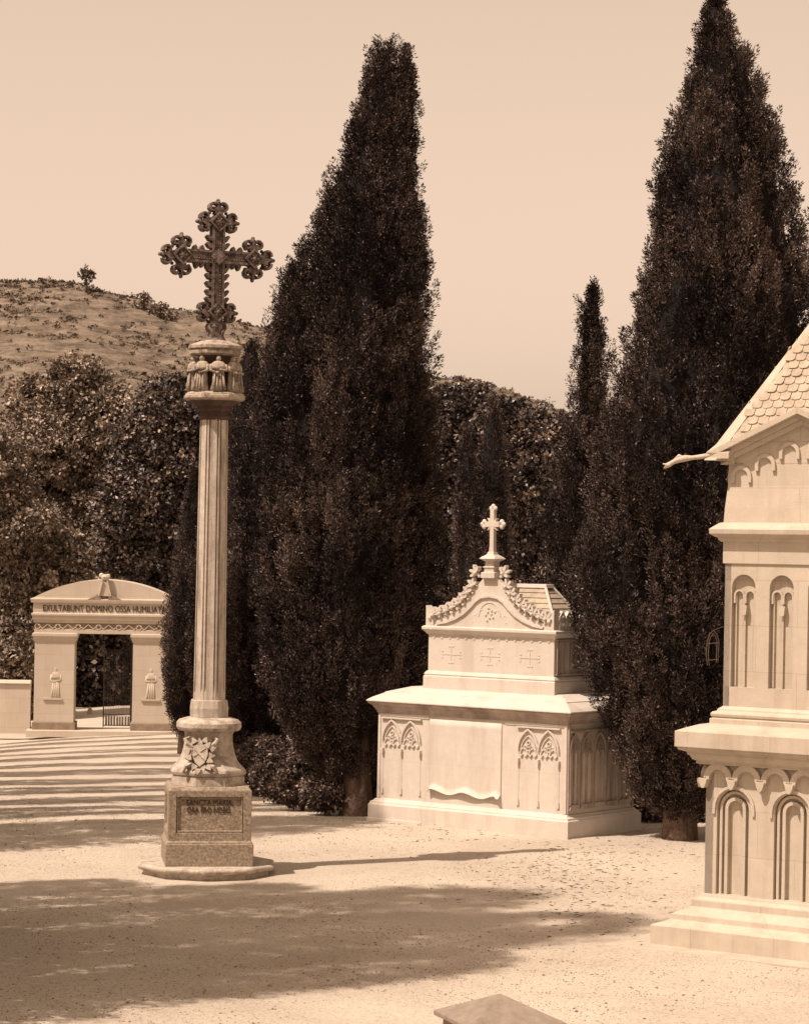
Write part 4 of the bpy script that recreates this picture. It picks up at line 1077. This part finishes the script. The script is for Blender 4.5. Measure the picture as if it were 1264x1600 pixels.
for sx_ in (-1, 1):
    for sy_ in (-1, 1):
        a = Vector((mid + sx_ * (EB + .03), mid + sy_ * (EB + .03), zb - .01)); b = Vector((mid, mid, zt + .02))
        n1 = Vector((sx_, 0, 0)); n2 = Vector((0, sy_, 0)); wdt = .12
        vs = [a + n1 * .015 + n2 * .015, a - Vector((sx_ * wdt, 0, 0)) + n2 * .015, a - Vector((0, sy_ * wdt, 0)) + n1 * .015,
              b, b - Vector((sx_ * .03, 0, 0)), b - Vector((0, sy_ * .03, 0)), a - Vector((sx_ * wdt, sy_ * wdt, 0)), b - Vector((0, 0, .1))]
        mb.add([tuple(p) for p in vs], [(0, 3, 4, 1), (0, 2, 5, 3), (1, 4, 7, 6), (2, 6, 7, 5), (0, 1, 6, 2)])
mb.build('hip_stones', M['chapel'], sp)
# gargoyle spout at the near left corner
mb = MB()
g0 = Vector((X0 - .14, X0 - .14, 5.02)); out_d = Vector((-1, -.28, 0)).normalized()
pts = [g0 + out_d * t + Vector((0, 0, z)) for t, z in ((-.1, .02), (.05, .0), (.17, -.015), (.24, -.02), (.31, -.035), (.37, -.06), (.42, -.09), (.455, -.12))]
mb.tube(pts, [.03, .026, .022, .034, .032, .024, .026, .014], 8)
hd = pts[-2]
mb.ball(tuple(hd), .03, 8, 6, (1.3, 1, .8)); mb.tube([hd, hd + out_d * .06 + Vector((0, 0, .01))], [.018, .008], 6)
mb.tube([hd, hd + out_d * .05 + Vector((0, 0, -.035))], [.016, .006], 6)
mb.tube([pts[3], pts[4] + Vector((0, 0, .04)), pts[5] + Vector((0, 0, .02))], [.014, .02, .008], 6)
mb.build('gargoyle', M['chapel'], CH, smooth=True, label='slender gargoyle spout pointing left from the eave corner')

# wreath hanging beside the pier
wr = empty('wire_wreath', tuple(at(1113, 1040, 27.1)), 0, 'faint hooped wire wreath hanging against the dark tree beside the monument', 'wreath')
mb = MB(); k = 27.1 / F
for r, zt_ in ((9, 55), (6, 50)):
    mb.tube([((-r * .9) * k, 0, 0), (-r * 1.2 * k, 0, 18 * k), (-r * k, 0, 38 * k), (-r * .6 * k, 0, (zt_ - 5) * k), (0, 0, zt_ * k), (r * .6 * k, 0, (zt_ - 5) * k), (r * k, 0, 38 * k), (r * .9 * k, 0, 5 * k)], .004, 5)
mb.tube([(0, 0, 55 * k), (.1, .1, 60 * k), (.25, .25, 62 * k)], .004, 5)
mb.build('hoop', M['bark'], wr)
for z in (8, 34):
    mb = MB(); mb.tube([(-9 * k, 0, z * k), (9 * k, 0, (z + 2) * k)], .003, 5); mb.build('cross_wire', M['bark'], wr)

# ------------------------------------------------------------------ small pyramid-capped marker at the bottom edge
mk = empty('marker_stone', (.845, 21.0, -.06), R(20), 'low marker stone with a pyramid cap at the bottom edge', 'stone')
mb = MB(); mb.box(-.36, .36, -.36, .36, 0, .215); mb.build('block', M['mark'], mk, bevel=.01)
mb = MB(); mb.rings([[(-q, -q, z), (q, -q, z), (q, q, z), (-q, q, z)] for q, z in ((.42, .21), (.42, .25), (.01, .435))]); mb.build('cap', M['mark'], mk, bevel=.008)

# ------------------------------------------------------------------ cemetery gate
dg_ = 87.0; kp = dg_ / F
gc = at(162, 1138, dg_)
G = empty('cemetery_gate', (gc.x, dg_, gc.z), R(4), 'pale classical cemetery gateway with a curved top and Latin lettering', 'gateway')
def pz(y): return (1138 - y) * kp
hwG = 112 * kp; op = 45 * kp; dp = .55
# piers
for s_ in (-1, 1):
    mb = MB(); a, b = sorted((s_ * op, s_ * (hwG - .12))); mb.box(a, b, -dp, dp, pz(1128), pz(1000))
    pr = mb.build('pier', M['gate'], G, bevel=.01)
    mb = MB(); mb.box(a - .06, b + .06, -dp - .06, dp + .06, -.2, pz(1128)); mb.build('pier_plinth', M['gate_dark'], pr, bevel=.02)
    mb = MB(); mb.rect_lathe([(.0, pz(1003)), (.03, pz(1002)), (.05, pz(999)), (.05, pz(997)), (.09, pz(994)), (.09, pz(990)), (.0, pz(989))], a, b, -dp, dp); mb.build('pier_capital', M['gate'], pr)
    mb = MB(); mb.M = Matrix.Translation(((a + b) / 2 - s_ * .05, -dp, pz(1090))) @ Matrix.Diagonal((.8, .14, 1, 1)); figure(mb, 48 * kp, 4 + s_); mb.build('relief_figure', M['gate'], pr, smooth=True)
    mb = MB(); mb.box(a + .3, b - .4, -dp - .05, -dp, pz(1093), pz(1090)); mb.build('relief_bracket', M['gate'], pr)
mb = MB()
mb.box(-hwG + .1, hwG - .1, -dp, dp, pz(990), pz(983))
mb.build('lintel', M['gate'], G, bevel=.01)
mb = MB(); mb.box(-hwG + .12, hwG - .12, -dp + .02, dp - .02, pz(984), pz(973)); fr_ = mb.build('frieze_band', M['gate_dark'], G, label='dark frieze with a pale zigzag ornament')
mb = MB(); xx = -hwG + .2; up = False; pts = []
while xx < hwG - .2:
    pts.append((xx, pz(982.5 if up else 975.5))); up = not up; xx += .17
mb.band(pts, .035, -dp - .012, -dp + .03)
for i in range(0, len(pts) - 1, 4): mb.band([(pts[i][0] + .09 * math.cos(b), pz(979) + .09 * math.sin(b)) for b in [2 * math.pi * j / 8 for j in range(8)]], .03, -dp - .012, -dp + .03, closed=True)
mb.build('zigzag', M['gate'], fr_)
mb = MB()
mb.rect_lathe([(-.03, pz(974)), (.03, pz(973)), (.03, pz(969)), (.07, pz(968)), (.07, pz(963)), (.11, pz(962)), (.11, pz(959)), (.05, pz(958)), (.05, pz(943)), (.12, pz(942)), (.14, pz(938)), (.14, pz(936)), (.0, pz(935))], -hwG + .1, hwG - .1, -dp, dp)
mb.build('entablature', M['gate'], G, bevel=.006)
text_mesh('inscription', 'EXULTABUNT DOMINO OSSA HUMILIATA', 10 * kp * 1.32, .01, M['ink'], G, (-.01, -dp - .062, pz(955)), sx=.76)
mb = MB(); n = 24; poly = [(-hwG, pz(936))]
Rr = ((hwG) ** 2 + (30 * kp) ** 2) / (2 * 30 * kp)
for i in range(n + 1):
    x = -hwG + 2 * hwG * i / n; poly.append((x, pz(936) + math.sqrt(max(Rr * Rr - x * x, 0)) - (Rr - 30 * kp)))
poly.append((hwG, pz(936)))
mb.prism(poly, -dp + .05, dp + 1.2); mb.build('vaulted_roof', M['gate'], G)
# hourglass emblem with dark wings
em = MB(); em.prism([(-.17, pz(931)), (.17, pz(931)), (.07, pz(908)), (-.07, pz(908))], -dp - .1, -dp + .1)
em.band([(-.20, pz(931)), (-.08, pz(907))], .05, -dp - .16, -dp + .05); em.band([(.20, pz(931)), (.08, pz(907))], .05, -dp - .16, -dp + .05)
emo = em.build('emblem', M['gate'], G, bevel=.006)
mb = MB(); mb.lathe([(.05, pz(908)), (.14, pz(905)), (.17, pz(901)), (.13, pz(898)), (.04, pz(897))], 10, 0, 0, -dp)
mb.ball((-.12, -dp - .02, pz(899)), .09, 8, 6); mb.ball((.1, -dp - .02, pz(900)), .08, 8, 6); mb.build('finial', M['gate'], emo)
for s_ in (-1, 1):
    mb = MB(); mb.prism([(s_ * .12, pz(937)), (s_ * .62, pz(937)), (s_ * .45, pz(934)), (s_ * .3, pz(931)), (s_ * .16, pz(925))], -dp - .14, -dp + .02); mb.build('wing', M['gate_dark'], emo)
# iron gate leaf, open at the right, low picket bar
mb = MB()
for k in range(7): mb.box(op - .06 - .0, op - .03, dp - .1 + k * .14, dp - .08 + k * .14, 0, pz(1003))
mb.box(op - .07, op - .02, dp - .12, dp + .8, .1, .14); mb.box(op - .07, op - .02, dp - .12, dp + .8, pz(1010), pz(1009))
mb.box(op - .1, op - .04, dp - .14, dp - .08, 0, pz(1000))
mb.build('iron_leaf', M['iron'], G)
mb = MB()
for k in range(18): x = -.02 + k * .055; mb.box(x, x + .012, dp - .02, dp, .05, pz(1015))
mb.box(-.03, .98, dp - .025, dp + .005, .05, .08); mb.box(-.03, .98, dp - .025, dp + .005, .43, .46)
mb.box(-.05, -.02, dp - .03, dp + .01, 0, pz(1003))
mb.build('iron_leaf', M['iron'], G, label='closed half of the iron gate with thin upright bars')
mb = MB()
for k in range(10):
    x = .03 + k * .095
    mb.prism([(x, .06), (x + .06, .06), (x + .06, .34), (x + .03, .40), (x, .34)], dp + .02, dp + .04)
mb.build('picket', M['gate'], G)
mb = MB(); mb.box(-hwG - .1, hwG + .1, -dp - .45, dp + .3, -.25, -.03); mb.build('threshold', M['gate'], G, bevel=.01)
# boundary walls joining the gate
for k, (xa, xb, lab) in enumerate(((-9.5, -hwG - .02, 'low pale boundary wall left of the cemetery gateway'), (hwG + .02, 9, 'low pale boundary wall running right of the cemetery gateway behind the cypresses'))):
    wl = empty('boundary_wall', (gc.x, dg_, gc.z), R(4), lab, 'wall')
    mb = MB(); mb.box(xa, xb, -.2, .2, -.2, 1.5); mb.build('wall_face', M['gate'], wl)
    mb = MB(); mb.box(xa, xb, -.27, .27, 1.495, 1.6, 0, .08); mb.build('coping', M['gate'], wl, bevel=.01)
# grave markers seen through the opening
for k, (x, y0, y1, w_, d_, lab) in enumerate(((141, 1104, 1122, 10, 100, 'small pale headstone seen through the gateway, tapering upward'), (117, 1108, 1126, 9, 102, 'pale rounded headstone by the left jamb of the gateway'))):
    p = at(x, y1, d_); q = d_ / F
    hs = empty('headstone', (p.x, d_, p.z - .05), 0, lab, 'gravestone')
    mb = MB(); mb.prism([(-w_ / 2 * q, 0.15), (w_ / 2 * q, .15), (w_ * .32 * q, (y1 - y0) * q * .85), (0, (y1 - y0) * q + .05), (-w_ * .32 * q, (y1 - y0) * q * .85)], -.12, .12); mb.build('stone', M['gate'], hs, bevel=.02)
    mb = MB(); mb.box(-w_ * .6 * q, w_ * .6 * q, -.2, .2, -.1, .16); mb.build('base', M['gate'], hs, bevel=.01)

# ------------------------------------------------------------------ loose stuff on the gravel
def pebbles():
    r_ = np.random.default_rng(77); n = 42000
    Y = 21 + 26 * r_.uniform(0, 1, n) ** 1.3; X = r_.uniform(-.17, .17, n) * Y
    k_ = vnoise(X * .9, Y * .5, 2) + .5 * r_.uniform(0, 1, n) > .72; X, Y = X[k_], Y[k_]; n = len(X)
    Z = ground_z(X, Y); s = r_.uniform(.003, .010, n) * (1 + (r_.uniform(0, 1, n) > .97) * 1.2)
    O = np.array([(1, 0, 0), (-1, 0, 0), (0, 1, 0), (0, -1, 0), (0, 0, .7), (0, 0, -.7)]); a = r_.uniform(0, 6.28, n)
    ca, sa = np.cos(a)[:, None], np.sin(a)[:, None]; st = r_.uniform(.6, 1.4, (n, 1))
    V = np.stack([(O[None, :, 0] * st * ca - O[None, :, 1] * sa) * s[:, None] + X[:, None], (O[None, :, 0] * st * sa + O[None, :, 1] * ca) * s[:, None] + Y[:, None], O[None, :, 2] * s[:, None] + Z[:, None]], -1).reshape(-1, 3)
    T_ = np.array([(0, 2, 4), (2, 1, 4), (1, 3, 4), (3, 0, 4), (2, 0, 5), (1, 2, 5), (3, 1, 5), (0, 3, 5)])
    Fq = (T_[None] + 6 * np.arange(n)[:, None, None]).reshape(-1, 3)
    o = np_mesh('gravel_stones', V, Fq, M['pebble'], smooth=False); tag(o, 'small loose stones scattered over the gravel', 'gravel', kind='stuff')
pebbles()
def litter():
    r_ = np.random.default_rng(78); n = 700
    c = r_.choice(4, n, p=[.45, .25, .2, .1])
    cen = np.array([(905, 1345), (880, 1385), (930, 1420), (640, 1300)]); sp = np.array([(85, 18), (70, 22), (80, 26), (80, 12)])
    px = cen[c, 0] + r_.normal(0, 1, n) * sp[c, 0]; py = cen[c, 1] + r_.normal(0, 1, n) * sp[c, 1]
    a = px - PPX; b = PPY - py; X_ = a * cr - b * sr; Z_ = a * sr + b * cr
    d = EYE * F / -Z_; X = X_ * d / F
    ok = (d > 20) & (d < 44); X, d = X[ok], d[ok]; n = len(d)
    P = np.stack([X, d, ground_z(X, d) + r_.uniform(.004, .02, n)], 1)
    ang = r_.normal(.1, .6, n); A = unit(np.stack([np.cos(ang), np.sin(ang), r_.normal(0, .12, n)], 1))
    L = r_.uniform(.02, .12, n)
    o = leaves('dry_needle_litter', P, A, L, r_.uniform(.003, .007, n), M['straw'], r_.uniform(0, 1, n), cup=.5)
    tag(o, 'dry twigs and needles lying on the gravel before the tomb', 'litter', kind='stuff')
litter()
